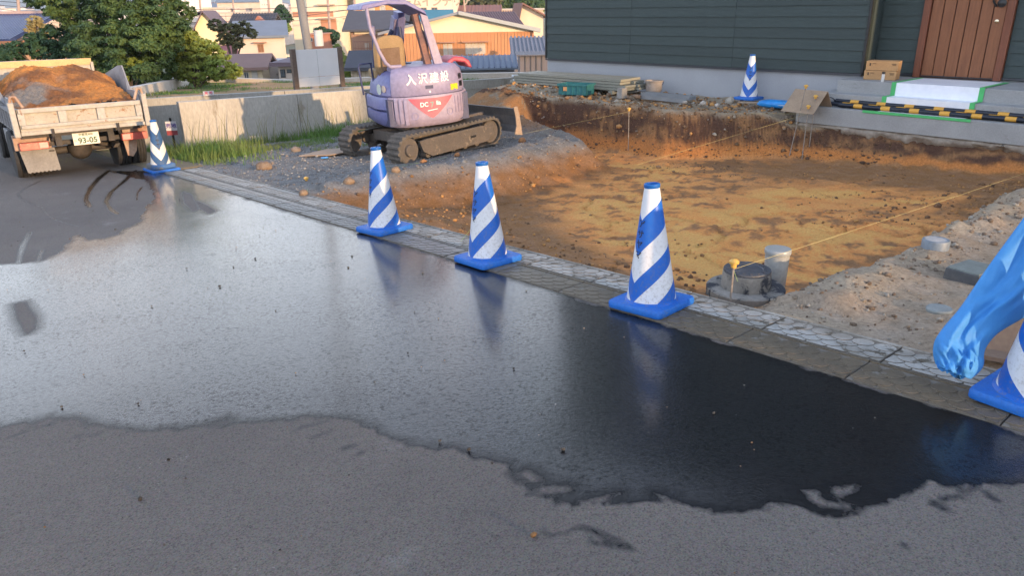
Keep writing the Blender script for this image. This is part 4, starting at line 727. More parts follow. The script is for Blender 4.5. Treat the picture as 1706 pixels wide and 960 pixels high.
def track(yc, lab=None):
    HL, R = .84, .205; zc = .225
    def loop(r, n=None, wav=0):
        P = []; L = 2 * HL + pi * R; N_ = 232
        for i in range(N_):
            s = (i + .5) / N_ * 2 * L; rr = r + (wav if (i % 4) in (0, 1) else 0)
            if s < 2 * HL: P.append((-HL + s, zc - rr))
            elif s < L: a = -pi / 2 + (s - 2 * HL) / R; P.append((HL + rr * math.cos(a), zc + rr * math.sin(a)))
            elif s < L + 2 * HL: q = s - L; P.append((HL - q, zc + rr - .012 * math.sin(q / (2 * HL) * pi)))
            else: a = pi / 2 + (s - L - 2 * HL) / R; P.append((-HL + rr * math.cos(a), zc + rr * math.sin(a)))
        return P
    out = loop(.205, wav=.020); inn = loop(.172); mid = loop(.196); n = len(out); m = MB(); w_ = .15
    V = [(x, yc - w_ * .93, z) for x, z in out] + [(x, yc + w_ * .93, z) for x, z in out] + [(x, yc - w_, z) for x, z in mid] + [(x, yc + w_, z) for x, z in mid] + [(x, yc - w_, z) for x, z in inn] + [(x, yc + w_, z) for x, z in inn]
    Fs = []
    for i in range(n):
        j = (i + 1) % n; Fs += [(i, j, n + j, n + i), (2 * n + i, 2 * n + j, j, i), (n + i, n + j, 3 * n + j, 3 * n + i), (4 * n + i, 4 * n + j, 2 * n + j, 2 * n + i), (3 * n + i, 3 * n + j, 5 * n + j, 5 * n + i), (5 * n + i, 5 * n + j, 4 * n + j, 4 * n + i)]
    m.add(V, Fs); tk = tpart(m, 'track', M_RUBR, label=lab)
    s = -1 if yc < 0 else 1; X90 = Matrix.Rotation(pi / 2 * (1 if s < 0 else -1), 4, 'X')
    m = MB().lathe([(0, .02), (.165, .02), (.168, .0), (.168, -.05), (0, -.05)], 36, (-HL, yc + s * .10, zc), M=X90); tpart(m, 'sprocket', M_MUD, parent=tk, smooth=35)
    m = MB().lathe([(.085, .01), (.085, .045), (.075, .06), (0, .062)], 24, (-HL, yc + s * .10, zc), M=X90); tpart(m, 'hub', M_MUD, parent=tk, smooth=35)
    m = MB().lathe([(0, .005), (.13, .005), (.14, -.0), (.165, .01), (.168, -.05), (0, -.05)], 36, (HL - .01, yc + s * .10, zc), M=X90); tpart(m, 'idler', M_MUD, parent=tk, smooth=35)
    for k in range(5): m = MB().lathe([(0, .02), (.05, .02), (.055, 0), (.055, -.1), (0, -.1)], 18, (-.48 + k * .25, yc + s * .09, .108), M=X90); tpart(m, 'roller', M_MUD, parent=tk, smooth=35)
    m = MB(); pl = [(-.60, .17), (-.66, .32), (-.5, .335), (.62, .345), (.86, .30), (.90, .20), (.72, .10), (-.44, .085)]; m.prism(pl, 'y', yc + s * .10, yc + s * .155); m.bb(-.5, .7, yc - .09, yc + .09, .17, .28); tpart(m, 'track_frame', M_MUD, parent=tk, bevel=.006)
    m = MB().bb(.36, .47, yc + s * .155, yc + s * .158, .205, .235); tpart(m, 'size_mark', M_BLK, parent=tk)
    return tk
track(-.62, 'near muddy rubber track'); track(.62, 'far muddy rubber track')
m = MB().bb(-.55, .6, -.5, .5, .22, .36); m.lathe([(.36, .34), (.36, .44), (.30, .45)], 32); tpart(m, 'undercarriage', M_MUD)
# dozer blade
BX = 1.42
m = MB().prism([(0, .10), (.05, .10), (.075, .2), (.07, .34), (.03, .46), (-.02, .46), (.02, .34), (.03, .2)], 'y', -.74, .74); bl = tpart(m, 'dozer_blade', mat('blade_grey', (.10, .105, .11), (.17, .155, .14), scale=7, rough=.7, spot=(.22, .17, .12), sscale=6), off=(BX, 0, .02))
for s in (-1, 1): m = MB().prism([(-.06, .08), (.12, .04), (.10, .18), (.075, .34), (.03, .49), (-.06, .49), (-.02, .34), (-.01, .2)], 'y', s * .745, s * .765); tpart(m, 'end_plate', mat('blade_edge', (.36, .27, .20), (.27, .21, .17), scale=9, rough=.8, spot=(.22, .11, .05), sscale=7), off=(BX, 0, .02), parent=bl)
for s in (-1, 1): m = MB().tube([(.5, s * .28, .27), (BX, s * .34, .26)], .045, 8); tpart(m, 'blade_arm', M_MUD)
m = MB().tube([(.45, 0, .34), (BX - .02, 0, .36)], .035, 10); tpart(m, 'blade_ram', M_MUD, smooth=40)
# upper body
def outline(s, grow=0.0, a=.725, b=.74, e=2.7, side=.56):
    # arc length s from the middle of the rear; returns x, y, nx, ny
    key = (a, b, e)
    if key not in outline.c:
        t = np.linspace(-pi / 2 - pi / 2, -pi / 2 + pi / 2, 1401); x = a * np.sign(np.cos(t)) * np.abs(np.cos(t)) ** (2 / e); y = b * np.sign(np.sin(t)) * np.abs(np.sin(t)) ** (2 / e) ; x = np.where(np.abs(np.cos(t)) < 1e-9, 0, x)
        L = np.concatenate([[0], np.cumsum(np.hypot(np.diff(x), np.diff(y)))]); outline.c[key] = (x, y, L - L[700])
    x, y, L = outline.c[key]; Lm = L[-1]
    if abs(s) <= Lm:
        q = lambda ss: (float(np.interp(ss, L, x)), float(np.interp(ss, L, y))); p0 = q(s - .012); p1 = q(s + .012); p = q(s)
    else: sg = math.copysign(1, s); ex_ = abs(s) - Lm; p = (sg * a, ex_); p0 = (sg * a, ex_ - .01 * sg); p1 = (sg * a, ex_ + .01 * sg)
    tx, ty = p1[0] - p0[0], p1[1] - p0[1]; l = math.hypot(tx, ty) or 1; nx, ny = ty / l, -tx / l
    return p[0] + nx * grow, p[1] + ny * grow, nx, ny
outline.c = {}; outline(0); LM = outline.c[(.725, .74, 2.7)][2][-1]; SMAX = LM + .5
def shell(name, s0, s1, prof, mt, parent=None, ns=60, thick=.03, topfill=False, **k):
    m = MB(); S = [s0 + (s1 - s0) * i / ns for i in range(ns + 1)]; np_ = len(prof); V = []
    for s in S:
        for g, z in prof: x, y, _, _ = outline(s, g); V.append((x, y, z))
        for g, z in reversed(prof): x, y, _, _ = outline(s, g - thick); V.append((x, y, z))
    r = 2 * np_; Fs = [(i * r + j, (i + 1) * r + j, (i + 1) * r + (j + 1) % r, i * r + (j + 1) % r) for i in range(ns) for j in range(r)] + [tuple(range(r)), tuple(ns * r + j for j in range(r - 1, -1, -1))]
    m.add(V, Fs); return m.build(name, mt, parent or ex, smooth=k.pop('smooth', 40), **k)
def patch(name, pts, fs, mt, parent, grow, thick=0):
    V = []
    for s, z in pts: x, y, _, _ = outline(s, grow); V.append((x, y, z))
    if thick:
        n = len(V)
        for s, z in pts: x, y, _, _ = outline(s, grow - thick); V.append((x, y, z))
        ed = {}
        for f in fs:
            for i in range(len(f)): a, b = f[i], f[(i + 1) % len(f)]; ed[(a, b)] = 1
        bd = [(a, b) for a, b in ed if (b, a) not in ed]; fs = list(fs) + [tuple(i + n for i in reversed(f)) for f in fs] + [(b, a, a + n, b + n) for a, b in bd]
    return MB().add(V, fs).build(name, mt, parent)
SL_, SR_ = -.66, .66                                 # seams left and right on the rear
BZ, MZ, TZ = .47, .885, 1.27
cwp = [(-.07, BZ), (-.012, BZ + .06), (0, BZ + .12), (0, MZ - .03), (-.01, MZ)]
cw = shell('counterweight', SL_, SR_ + .02, cwp, M_LAV, ns=70)
MB().prism([(-.62, -.60), (.62, -.60), (.68, .0), (.68, .62), (-.68, .62), (-.68, .0)], 'z', BZ + .03, MZ - .02).build('frame', M_DBL, ex)
for k in range(4): sc = -.60 + k * .072; shell('rib', sc - .024, sc + .024, [(.0, BZ + .10 - .02 * k), (.016, BZ + .13), (.018, MZ - .05), (.0, MZ - .015)], M_LAV, parent=cw, ns=6, thick=.02, smooth=50)
for k in range(4): sc = .40 + k * .062; shell('rib', sc - .018, sc + .018, [(.0, BZ + .14), (.009, BZ + .16), (.010, MZ - .05), (.0, MZ - .015)], M_LAV, parent=cw, ns=6, thick=.02, smooth=50)
shell('side_guard', SR_ + .03, LM + .25, [(-.05, BZ + .02), (0, BZ + .08), (0, MZ - .02), (-.02, MZ + .01)], M_LAV, ns=24)
for sc in (-.26, .285):
    ring = [(sc + r * math.cos(a), BZ + .155 + (.02 if sc > 0 else 0) + r * math.sin(a)) for r in (.052, .04) for a in [i * pi / 10 for i in range(20)]]; patch('bolt_pocket', ring, [(i, (i + 1) % 20, 20 + (i + 1) % 20, 20 + i) for i in range(20)], M_PUR, cw, .008, .012)
    patch('bolt', [(sc + .022 * math.cos(i * pi / 3), BZ + .155 + (.02 if sc > 0 else 0) + .022 * math.sin(i * pi / 3)) for i in range(6)], [tuple(range(6))], M_LAV, cw, .006, .01)
# red badge with worn lettering
NB_ = 24; top = [(-.34 + .68 * i / NB_, MZ - .022 - .012 * math.sin(pi * i / NB_)) for i in range(NB_ + 1)]
def lowb(i): q = abs(2 * i / NB_ - 1); return (-.34 + .68 * i / NB_, MZ - .026 - .275 * (1 - q ** 1.25) ** .95 )
low = [lowb(i) for i in range(NB_ + 1)]; bd = patch('badge', top + low, [(i, i + 1, NB_ + 2 + i, NB_ + 1 + i) for i in range(NB_)], mat('badge_red', (.55, .12, .16), (.48, .09, .13), scale=7, rough=.45), cw, .007, .008)
def letter(s, size, sc, zc, mt, parent, grow, thick=.0, tilt=0, name='lettering'):
    vs, fs = text_mesh(s, size, thick); return patch(name, [(sc + v.x, zc + v.y + tilt * v.x) for v in vs], fs, mt, parent, grow)
letter('DC', .085, -.115, MZ - .115, M_WHT, bd, .009, .002); letter('iia', .082, .105, MZ - .105, M_WHT, bd, .009, .003); letter('7', .10, .005, MZ - .125, plain('mark_teal', (.22, .36, .32), .6), bd, .0095, .004)
patch('underline', [(-.07, MZ - .205), (.085, MZ - .19), (.085, MZ - .18), (-.07, MZ - .195)], [(0, 1, 2, 3)], M_WHT, bd, .0095)
# hood
hp = [(-.035, MZ + .006), (-.02, MZ + .03), (-.03, 1.08), (-.055, 1.19), (-.10, 1.25), (-.17, TZ)]
hood = shell('rear_hood', SL_ + .06, SR_ - .02, hp, M_PUR, ns=70, thick=.05)
shell('hood_end', SR_ - .015, LM + .2, [(-.035, MZ + .02), (-.03, MZ + .05), (-.04, 1.08), (-.07, 1.18), (-.14, 1.23)], M_PUR, ns=24, thick=.05)
T_ = [outline(s, -.16)[:2] for s in np.linspace(-.60, LM + .2, 40)]; MB().prism(T_ + [(.56, .35), (.1, .4), (-.05, .0), (-.5, -.2)], 'z', TZ - .10, TZ - .004).build('hood_top', M_PUR, ex, bevel=.01)
letter('入', .15, -.27, 1.10, M_WHT, hood, -.026, .006); letter('沢', .15, -.09, 1.105, M_WHT, hood, -.026, .002); letter('建', .15, .085, 1.105, M_WHT, hood, -.026, .0015); letter('設', .15, .255, 1.11, M_WHT, hood, -.026, .0015)
patch('latch', [(-.06, .975), (.055, .975), (.055, 1.02), (-.06, 1.02)], [(0, 1, 2, 3)], M_DBL, hood, -.018, .02); patch('key_lock', [(.0 + .014 * math.cos(i * pi / 6), .935 + .014 * math.sin(i * pi / 6)) for i in range(12)], [tuple(range(12))], M_WHT, hood, -.018, .01)
patch('yellow_sticker', [(.345, .925), (.49, .925), (.49, 1.005), (.345, 1.005)], [(0, 1, 2, 3)], mat('sticker_yellow', (.85, .62, .03), (.7, .45, .02), scale=30, rough=.5), hood, -.017, .004)
for r_ in range(2):
    for c_ in range(5): sc = .54 + c_ * .020; patch('vent_slot', [(sc, .955 + r_ * .10), (sc + .009, .955 + r_ * .10), (sc + .009, 1.03 + r_ * .10), (sc, 1.03 + r_ * .10)], [(0, 1, 2, 3)], M_BLK, hood, -.0175 - r_ * .008, .004)
# left cover with two round stickers, fenders; shade of this side coloured in as blue
lc = shell('left_cover', -(LM + .14), SL_ + .05, [(-.035, MZ + .006), (-.02, MZ + .03), (-.05, 1.05), (-.12, 1.16), (-.2, 1.215)], M_PURSH, ns=26, thick=.06)
for sc, zc, r_, c_ in ((-.86, .99, .062, (.62, .68, .62)), (-.74, 1.0, .042, (.60, .50, .42))): patch('round_sticker', [(sc + r_ * math.cos(i * pi / 10), zc + r_ * 1.15 * math.sin(i * pi / 10)) for i in range(20)], [tuple(range(20))], plain('sticker_%d' % (r_ * 1000), c_, .5), lc, -.016, .006)
shell('side_cover', -(LM + .26), SL_ - .01, [(-.02, .70), (.012, .72), (.012, MZ - .03), (-.01, MZ)], M_PURSH, ns=30); shell('fender', -(LM + .26), SL_ - .03, [(-.10, .46), (-.03, .50), (.015, .60), (.012, .685), (-.01, .69)], M_PURSH, ns=30)
MB().bb(-.70, -.3, .0, .62, MZ, MZ + .02).build('floor_plate', M_MUD, ex); 
# seat
seat = MB().bb(-.64, -.16, -.10, .36, 1.10, 1.23).build('seat', M_SEAT, ex, bevel=.03)
bk = []; m = MB()
for z, hw_, y in ((1.18, .20, -.14), (1.26, .245, -.17), (1.52, .245, -.21), (1.62, .225, -.225), (1.67, .16, -.235), (1.685, .05, -.237)): bk.append((hw_, y, z))
V = []; 
for hw_, y, z in bk: V += [(-.41 - hw_, y + .02, z), (-.41 - hw_ * .8, y - .035, z), (-.41, y - .05, z), (-.41 + hw_ * .8, y - .035, z), (-.41 + hw_, y + .02, z), (-.41, y + .05, z)]
m.add(V, [(i * 6 + j, i * 6 + (j + 1) % 6, (i + 1) * 6 + (j + 1) % 6, (i + 1) * 6 + j) for i in range(5) for j in range(6)] + [tuple(range(5, -1, -1)), tuple(30 + j for j in range(6))]); bkr = m.build('backrest', M_SEAT, seat, smooth=50, bevel=.012)
m = MB().add([(-.55, -.245, 1.22), (-.27, -.245, 1.22), (-.27, -.275, 1.52), (-.55, -.275, 1.52), (-.55, -.225, 1.22), (-.27, -.225, 1.22), (-.27, -.25, 1.52), (-.55, -.25, 1.52)], [(0, 1, 2, 3), (7, 6, 5, 4), (0, 4, 5, 1), (1, 5, 6, 2), (2, 6, 7, 3), (3, 7, 4, 0)]); m.build('back_pocket', M_SEAT2, seat)
MB().bb(-.60, -.20, -.2, -.14, 1.03, 1.18).build('seat_shell', M_SEAT2, seat, bevel=.01)
# canopy
RZ_ = 2.06
m = MB(); prof = [(-.80, RZ_ - .03), (-.76, RZ_ + .035), (-.40, RZ_ + .075), (-.12, RZ_ + .06), (.15, RZ_ - .09), (.18, RZ_ - .16), (.14, RZ_ - .13), (-.13, RZ_ + .0), (-.40, RZ_ + .02), (-.76, RZ_ - .03)]
m.prism(prof, 'y', -.36, .66); m.build('canopy_roof', mat('canopy_purple', (.13, .13, .32), (.17, .155, .33), scale=4, rough=.45), ex, bevel=.012)
m = MB(); m.prism([(.06, RZ_ - .12), (.17, RZ_ - .16), (.36, 1.20), (.22, 1.20)], 'y', -.40, -.34); m.build('canopy_pillar', M_LAV, ex, bevel=.006)
m = MB(); m.prism([(-.03, RZ_ - .13), (.05, RZ_ - .12), (.20, 1.22), (.10, 1.22)], 'y', -.33, -.22); m.build('pillar_inner', mat('rust_brown', (.30, .14, .09), (.10, .06, .07), scale=6, rough=.7), ex)
MB().tube([(-.70, -.33, RZ_), (-.705, -.37, RZ_ - .10), (-.70, -.40, 1.80), (-.62, -.44, 1.50), (-.55, -.47, 1.34), (-.49, -.49, 1.285), (-.33, -.50, 1.28)], .026, 12).build('canopy_post', M_LAV, ex, smooth=50)
MB().tube([(-.83, .0, .9), (-.86, -.02, 1.28), (-.84, .0, 1.32), (-.66, .02, 1.32), (-.65, .02, 1.0)], .015, 8).build('grab_rail', M_DBL, ex, smooth=50)
MB().tube([(-.52, .55, .9), (-.48, .50, 1.5), (-.46, .52, 1.68)], .02, 8).build('lever', M_DBL, ex, smooth=50); MB().tube([(-.46, .75, 1.05), (-.34, .6, 1.42), (-.16, .45, 1.72)], .035, 10).build('control_column', M_DBL, ex, smooth=50)
MB().bb(-.50, -.42, .48, .58, 1.66, 1.80).build('control_box', M_PURSH, ex, bevel=.02)
m = MB(); m.prism([(.38, 1.20), (.42, 1.29), (.52, 1.345), (.66, 1.33), (.76, 1.27), (.80, 1.17), (.74, 1.18), (.68, 1.25), (.52, 1.28), (.44, 1.24)], 'y', -.42, .05); m.build('red_cover', M_RED, ex, bevel=.02, smooth=40)
# boom, arm and hoses beyond the canopy
m = MB(); m.prism([(.62, .75), (.9, .72), (1.35, 1.25), (1.30, 1.62), (.95, 1.92), (.78, 1.86), (1.05, 1.55), (1.08, 1.32)], 'x', -.02, .17); m.build('boom', M_PUR, ex, bevel=.01)
m = MB(); m.prism([(.70, 1.95), (.98, 1.98), (1.38, 1.10), (1.34, .62), (1.22, .62), (1.2, 1.1)], 'x', .03, .15); m.build('dipper_arm', M_PURSH, ex, bevel=.01)
m = MB(); m.prism([(1.1, .30), (1.45, .24), (1.6, .45), (1.5, .70), (1.2, .66), (1.3, .5)], 'x', -.2, .3); m.build('bucket', M_MUD, ex, bevel=.008)
MB().tube([(.075, .95, .8), (.07, .80, 1.3), (.06, .85, 1.75)], .04, 12).build('boom_ram', M_DBL, ex, smooth=40)
for k in range(4): MB().tube([(.20 + .03 * k, .3, 1.15), (.27 + .03 * k, .35, 1.40), (.33 + .02 * k, .5, 1.62), (.28 + .02 * k, .75, 1.78), (.16, .9, 1.82)], .012, 6).build('hose', M_BLK, ex, smooth=50)
MB().bb(-.35, .3, .35, .62, .9, 1.25).build('swing_post', M_DBL, ex, bevel=.02)
# ================================================================ TIPPER TRUCK
TX_ = math.atan2(.62, .785); T0 = Vector((-6.87, 10.26, 0)) + Vector((.785, .62, 0)) * .86
M_TW = mat('truck_white', (.38, .37, .345), (.33, .30, .26), scale=5, rough=.55, bump=.15, bscale=30, spot=(.22, .10, .05), sscale=7, sth=.615); M_TG = mat('truck_grey', (.27, .27, .28), (.20, .20, .215), scale=5, rough=.6, spot=(.35, .32, .30), sscale=6); M_CH = mat('chassis', (.035, .034, .035), (.08, .065, .055), scale=9, rough=.7, bump=.4, bscale=50)
M_TY = mat('tyre', (.022, .022, .024), (.04, .038, .036), scale=12, rough=.8, bump=.3, bscale=60); M_RST = mat('rusty_panel', (.30, .15, .085), (.42, .33, .26), scale=6, rough=.75, bump=.3, bscale=40)
tr = thing('tipper_truck', 'small white tipper truck with a rusty bed, seen from behind', 'truck', (T0.x, T0.y, -.71), (math.radians(-1.2), math.radians(.2), TX_))
def tb(name, x0, x1, y0, y1, z0, z1, mt, parent=None, bevel=0, **k): return MB().bb(x0, x1, y0, y1, z0, z1).build(name, mt, parent or tr, bevel=bevel, **k)
BW = .775; FZ = .74; YB, YH = -.55, 2.50
bed = tb('bed_floor', -BW, BW, YB + .03, YH, FZ - .04, FZ, M_TW)
for x in (-.33, .33): tb('chassis_rail', x - .04, x + .04, YB + .15, 4.1, .50, .64, M_CH)
for k in range(8): tb('cross_member', -BW + .03, BW - .03, YB + .12 + k * .4, YB + .18 + k * .4, FZ - .10, FZ - .041, M_CH)
# tailgate: frame and three recessed panels
tg = tb('tailgate', -BW + .02, BW - .02, YB - .015, YB + .005, FZ - .02, 1.04, M_TW)
tb('rail', -BW + .03, BW - .03, YB - .065, YB - .015, .985, 1.045, M_TW, tg, .006); tb('rail', -BW + .03, BW - .03, YB - .065, YB - .015, .785, .830, M_TW, tg, .006); tb('rail', -BW + .01, BW - .01, YB - .040, YB - .015, FZ - .045, .745, M_TW, tg, .006)
for x, w_ in ((-.72, .08), (-.245, .10), (.225, .10), (.71, .08)): tb('stile', x - w_ / 2, x + w_ / 2, YB - .060, YB - .016, .831, .984, M_TW, tg, .005)
for a, b in ((-.675, -.30), (-.19, .17), (.28, .665)): tb('panel', a, b, YB - .018, YB - .0152, .835, .98, mat('truck_panel', (.40, .37, .32), (.31, .28, .23), scale=6, rough=.6, spot=(.24, .12, .06), sscale=9, sth=.58), tg)  # panels tinted for the shade of their recess, plus rust spots
for s in (-1, 1):
    tb('corner_post', s * (BW + .03) - .035, s * (BW + .03) + .035, YB - .06, YB + .03, FZ - .06, 1.13, M_TW, None, .01); m = MB(); m.tube([(s * (BW + .03), YB - .01, 1.13), (s * (BW + .01), YB - .02, 1.20), (s * (BW - .04), YB - .05, 1.20), (s * (BW - .10), YB - .06, 1.06)], .02, 8); m.build('hinge_arm', M_RST, tr, smooth=50)
    m = MB().tube([(s * .40, YB - .08, FZ + .02), (s * .40, YB - .07, FZ - .08), (s * .42, YB - .01, FZ - .13)], .018, 6); m.build('latch', M_CH, tr)
    tb('side_gate', s * BW - .015, s * BW + .015, YB + .035, YH, FZ - .03, 1.03, M_TG if s < 0 else M_TW)  # left gate and rail greyer than the right: shade put into their colour
    for k in range(9): tb('side_rib', s * (BW + .015) if s > 0 else s * BW - .04, s * BW + .04 if s > 0 else s * (BW + .015), YB + .15 + k * .33, YB + .20 + k * .33, FZ, .98, M_TG)
    tb('side_rail', s * BW - .045, s * BW + .045, YB + .04, YH, .985, 1.035, M_TG if s < 0 else M_TW)
    m = MB(); A1 = s * (BW + .0); q = s * .06
    m.add([(A1, .25, 1.036), (A1, YH - .3, 1.036), (A1 + q, YH - .35, 1.28), (A1 + q * 1.6, 1.0, 1.47), (A1 + q * 1.6, .75, 1.48), (A1 + q, .3, 1.12)] + [(A1 + .02, .25, 1.036), (A1 + .02, YH - .3, 1.036), (A1 + q + .02, YH - .35, 1.28), (A1 + q * 1.6 + .02, 1.0, 1.47), (A1 + q * 1.6 + .02, .75, 1.48), (A1 + q + .02, .3, 1.12)], [(0, 1, 2, 3, 4, 5), (11, 10, 9, 8, 7, 6)] + [(i, 6 + i, 6 + (i + 1) % 6, (i + 1) % 6) for i in range(6)]); m.build('side_extension', M_TG, tr)
    tb('extension_low', A1 - .01, A1 + .01, YB + .06, .2, 1.036, 1.16, M_TG)
hb = tb('headboard', -BW - .02, BW + .02, YH, YH + .04, FZ - .04, 1.46, M_TW); tb('top_beam', -BW - .03, BW + .0, YH - .03, YH + .06, 1.46, 1.56, mat('beam_yellow', (.62, .42, .20), (.55, .36, .17), scale=6, rough=.7), hb)
for s in (-1, 1): tb('corner_brace', s * (BW - .0) - .02, s * (BW - .0) + .02, YH - .06, YH - .001, FZ, 1.5, M_TW, hb)
# axle, wheels, flaps, lamps, plate
MB().tube([(-.62, .35, .35), (.62, .35, .35)], .055, 12).build('axle', M_CH, tr, smooth=40); MB().lathe([(0, -.14), (.09, -.12), (.15, -.04), (.16, .04), (.10, .12), (0, .14)], 20, (0, .30, .36), M=Matrix.Rotation(pi / 2, 4, 'X')).build('differential', M_CH, tr, smooth=60)
MB().tube([(.16, -.1, .52), (.25, .05, .42), (.38, .2, .38), (.5, .3, .36)], .03, 8).build('exhaust_pipe', M_MUD, tr, smooth=50)
for s in (-1, 1):
    for k in range(4): tb('leaf_spring', s * .42 - .03, s * .42 + .03, -.25 + .06 * k, .95 - .06 * k, .42 - .02 * k, .435 - .02 * k, M_CH)
def wheel(x, y, s, r=.35, w_=.19):
    R_ = Matrix.Rotation(pi / 2, 4, 'Y'); pr = [(r * .60, -w_ / 2), (r * .93, -w_ / 2), (r, -w_ * .36)]
    for g in (-.22, 0, .22): pr += [(r, w_ * (g - .05)), (r * .965, w_ * (g - .03)), (r * .965, w_ * (g + .03)), (r, w_ * (g + .05))]
    pr += [(r, w_ * .36), (r * .93, w_ / 2), (r * .60, w_ / 2)]; t = MB().lathe(pr, 40, (x, y, r), M=R_).build('wheel', M_TY, tr, smooth=45)
    MB().lathe([(r * .62, -w_ * .46), (r * .55, -w_ * .30), (r * .3, -w_ * .1), (r * .3, w_ * .1), (r * .55, w_ * .30), (r * .62, w_ * .46)], 30, (x, y, r), M=R_).build('rim', M_TG, t, smooth=45); return t
for s in (-1, 1): wheel(s * .755, .35, s); wheel(s * .545, .35, s); wheel(s * .70, 2.85, s)
M_FLAP = mat('mudflap_grey', (.25, .24, .23), (.19, .18, .175), scale=7, rough=.8, spot=(.15, .13, .11), sscale=6)
z0_, z1_ = .16, .47; pts = [(-.80, z1_), (-.38, z1_)] + [(-.36 - .40 * i / 16, z0_ - (.014 if i % 2 else 0)) for i in range(17)]; MB().prism(pts, 'y', -.22, -.205).build('mudflap', M_FLAP, tr)
MB().prism([(.50, .50), (.70, .50), (.66, .30), (.60, .22), (.53, .24)], 'y', -.22, -.205).build('mudflap', M_RST, tr); tb('fender_panel', -.85, -.42, -.30, -.22, .48, .68, M_RST); tb('fender_panel', .50, .84, -.30, -.22, .50, .68, M_RST)
M_LMP = mat('lamp_red', (.38, .05, .04), (.50, .10, .07), scale=14, rough=.35); M_LMC = plain('lamp_clear', (.42, .30, .27), .35)
for s in (-1, 1):
    l = tb('tail_lamp', s * .63 - .17, s * .63 + .17, -.42, -.31, .485, .585, M_LMP, None, .006); tb('reverse_lens', s * .52 - .05, s * .52 + .05, -.425, -.4195, .50, .572, M_LMC, l)
tb('bumper_bar', -.45, .45, -.30, -.26, .50, .56, M_CH)
pl = MB().bb(-.165, .165, -.452, -.444, .49, .655).build('number_plate', mat('plate_cream', (.72, .68, .60), (.65, .60, .50), scale=9, rough=.5), tr, bevel=.004)
M_PG = plain('plate_green', (.03, .09, .05), .6)
def tlet(s, size, x, z, th, parent, y=-.4535, mt=None): vs, fs = text_mesh(s, size, th); return MB().add([(x + v.x, y, z + v.y) for v in vs], fs).build('lettering', mt or M_PG, parent)
tlet('93-05', .105, .015, .545, .003, pl); tlet('宇都宮400', .040, .0, .628, .0008, pl); tlet('つ', .035, -.142, .55, .0008, pl)
tb('plate_lamp', -.13, .13, -.46, -.40, .68, .72, M_TG)
MB().add([(.4, 0, 0)] * 0, []) 
# side box, fuel tank, cab
tb('tool_box', -.78, -.45, 1.0, 1.6, .38, .62, M_TG, None, .01); tb('fuel_tank', .45, .78, 1.0, 1.7, .36, .62, M_CH, None, .02)
m = MB(); m.prism([(2.62, .45), (4.25, .45), (4.3, .9), (4.05, 1.5), (3.9, 1.53), (2.62, 1.53)], 'x', -.80, .80); cab = m.build('cab', M_TW, tr, bevel=.03)
tb('rear_window', -.55, .55, 2.612, 2.619, 1.1, 1.42, plain('dark_glass', (.02, .025, .03), .1), cab)
for s in (-1, 1): tb('side_window', s * .802 - .004, s * .802 + .004, 2.8, 3.8, 1.0, 1.4, plain('dark_glass', (.02, .025, .03), .1), cab); tb('mirror', s * .95 - .04, s * .95 + .04, 4.0, 4.03, .9, 1.2, M_BLK, cab)
# load of soil
n1_, n2_ = 120, 150; xs, ys = np.meshgrid(np.linspace(-BW + .02, BW - .02, n1_), np.linspace(YB + .02, YH - .01, n2_), indexing='ij')
hh = 1.01 + .46 * np.exp(-((xs - .02) / .80) ** 4) * np.exp(-((ys - 1.25) / .95) ** 2) + .05 * sstep(.6, 2.3, ys) + .06 * fbm(xs * 3, ys * 3, 4, 91) + .040 * np.abs(fbm(xs * 9, ys * 9, 3, 92)) + .022 * fbm(xs * 26, ys * 26, 2, 93)
lc_ = lerp(C3(.48, .205, .06) + 0 * xs[..., None], C3(.22, .10, .045) + 0 * xs[..., None], sstep(-.1, .35, fbm(xs * 2.4 + 1, ys * 2.4, 4, 94))); lc_ = lerp(lc_, C3(.22, .20, .18), sstep(.3, .5, fbm(xs * 2 + 9, ys * 2, 3, 95)) * sstep(1.2, .2, ys))
ld = raw('soil_load', np.stack([xs, ys, hh], -1).reshape(-1, 3), grid_faces(n1_, n2_), SOILM, smooth=True, attrs={'col': np.concatenate([np.clip(lc_, .02, .8), np.ones(xs.shape + (1,))], -1).reshape(-1, 4)})
ld.location = tr.location; ld.rotation_euler = tr.rotation_euler; tag(ld, 'heap of orange brown earth filling the bed of the truck', 'soil')
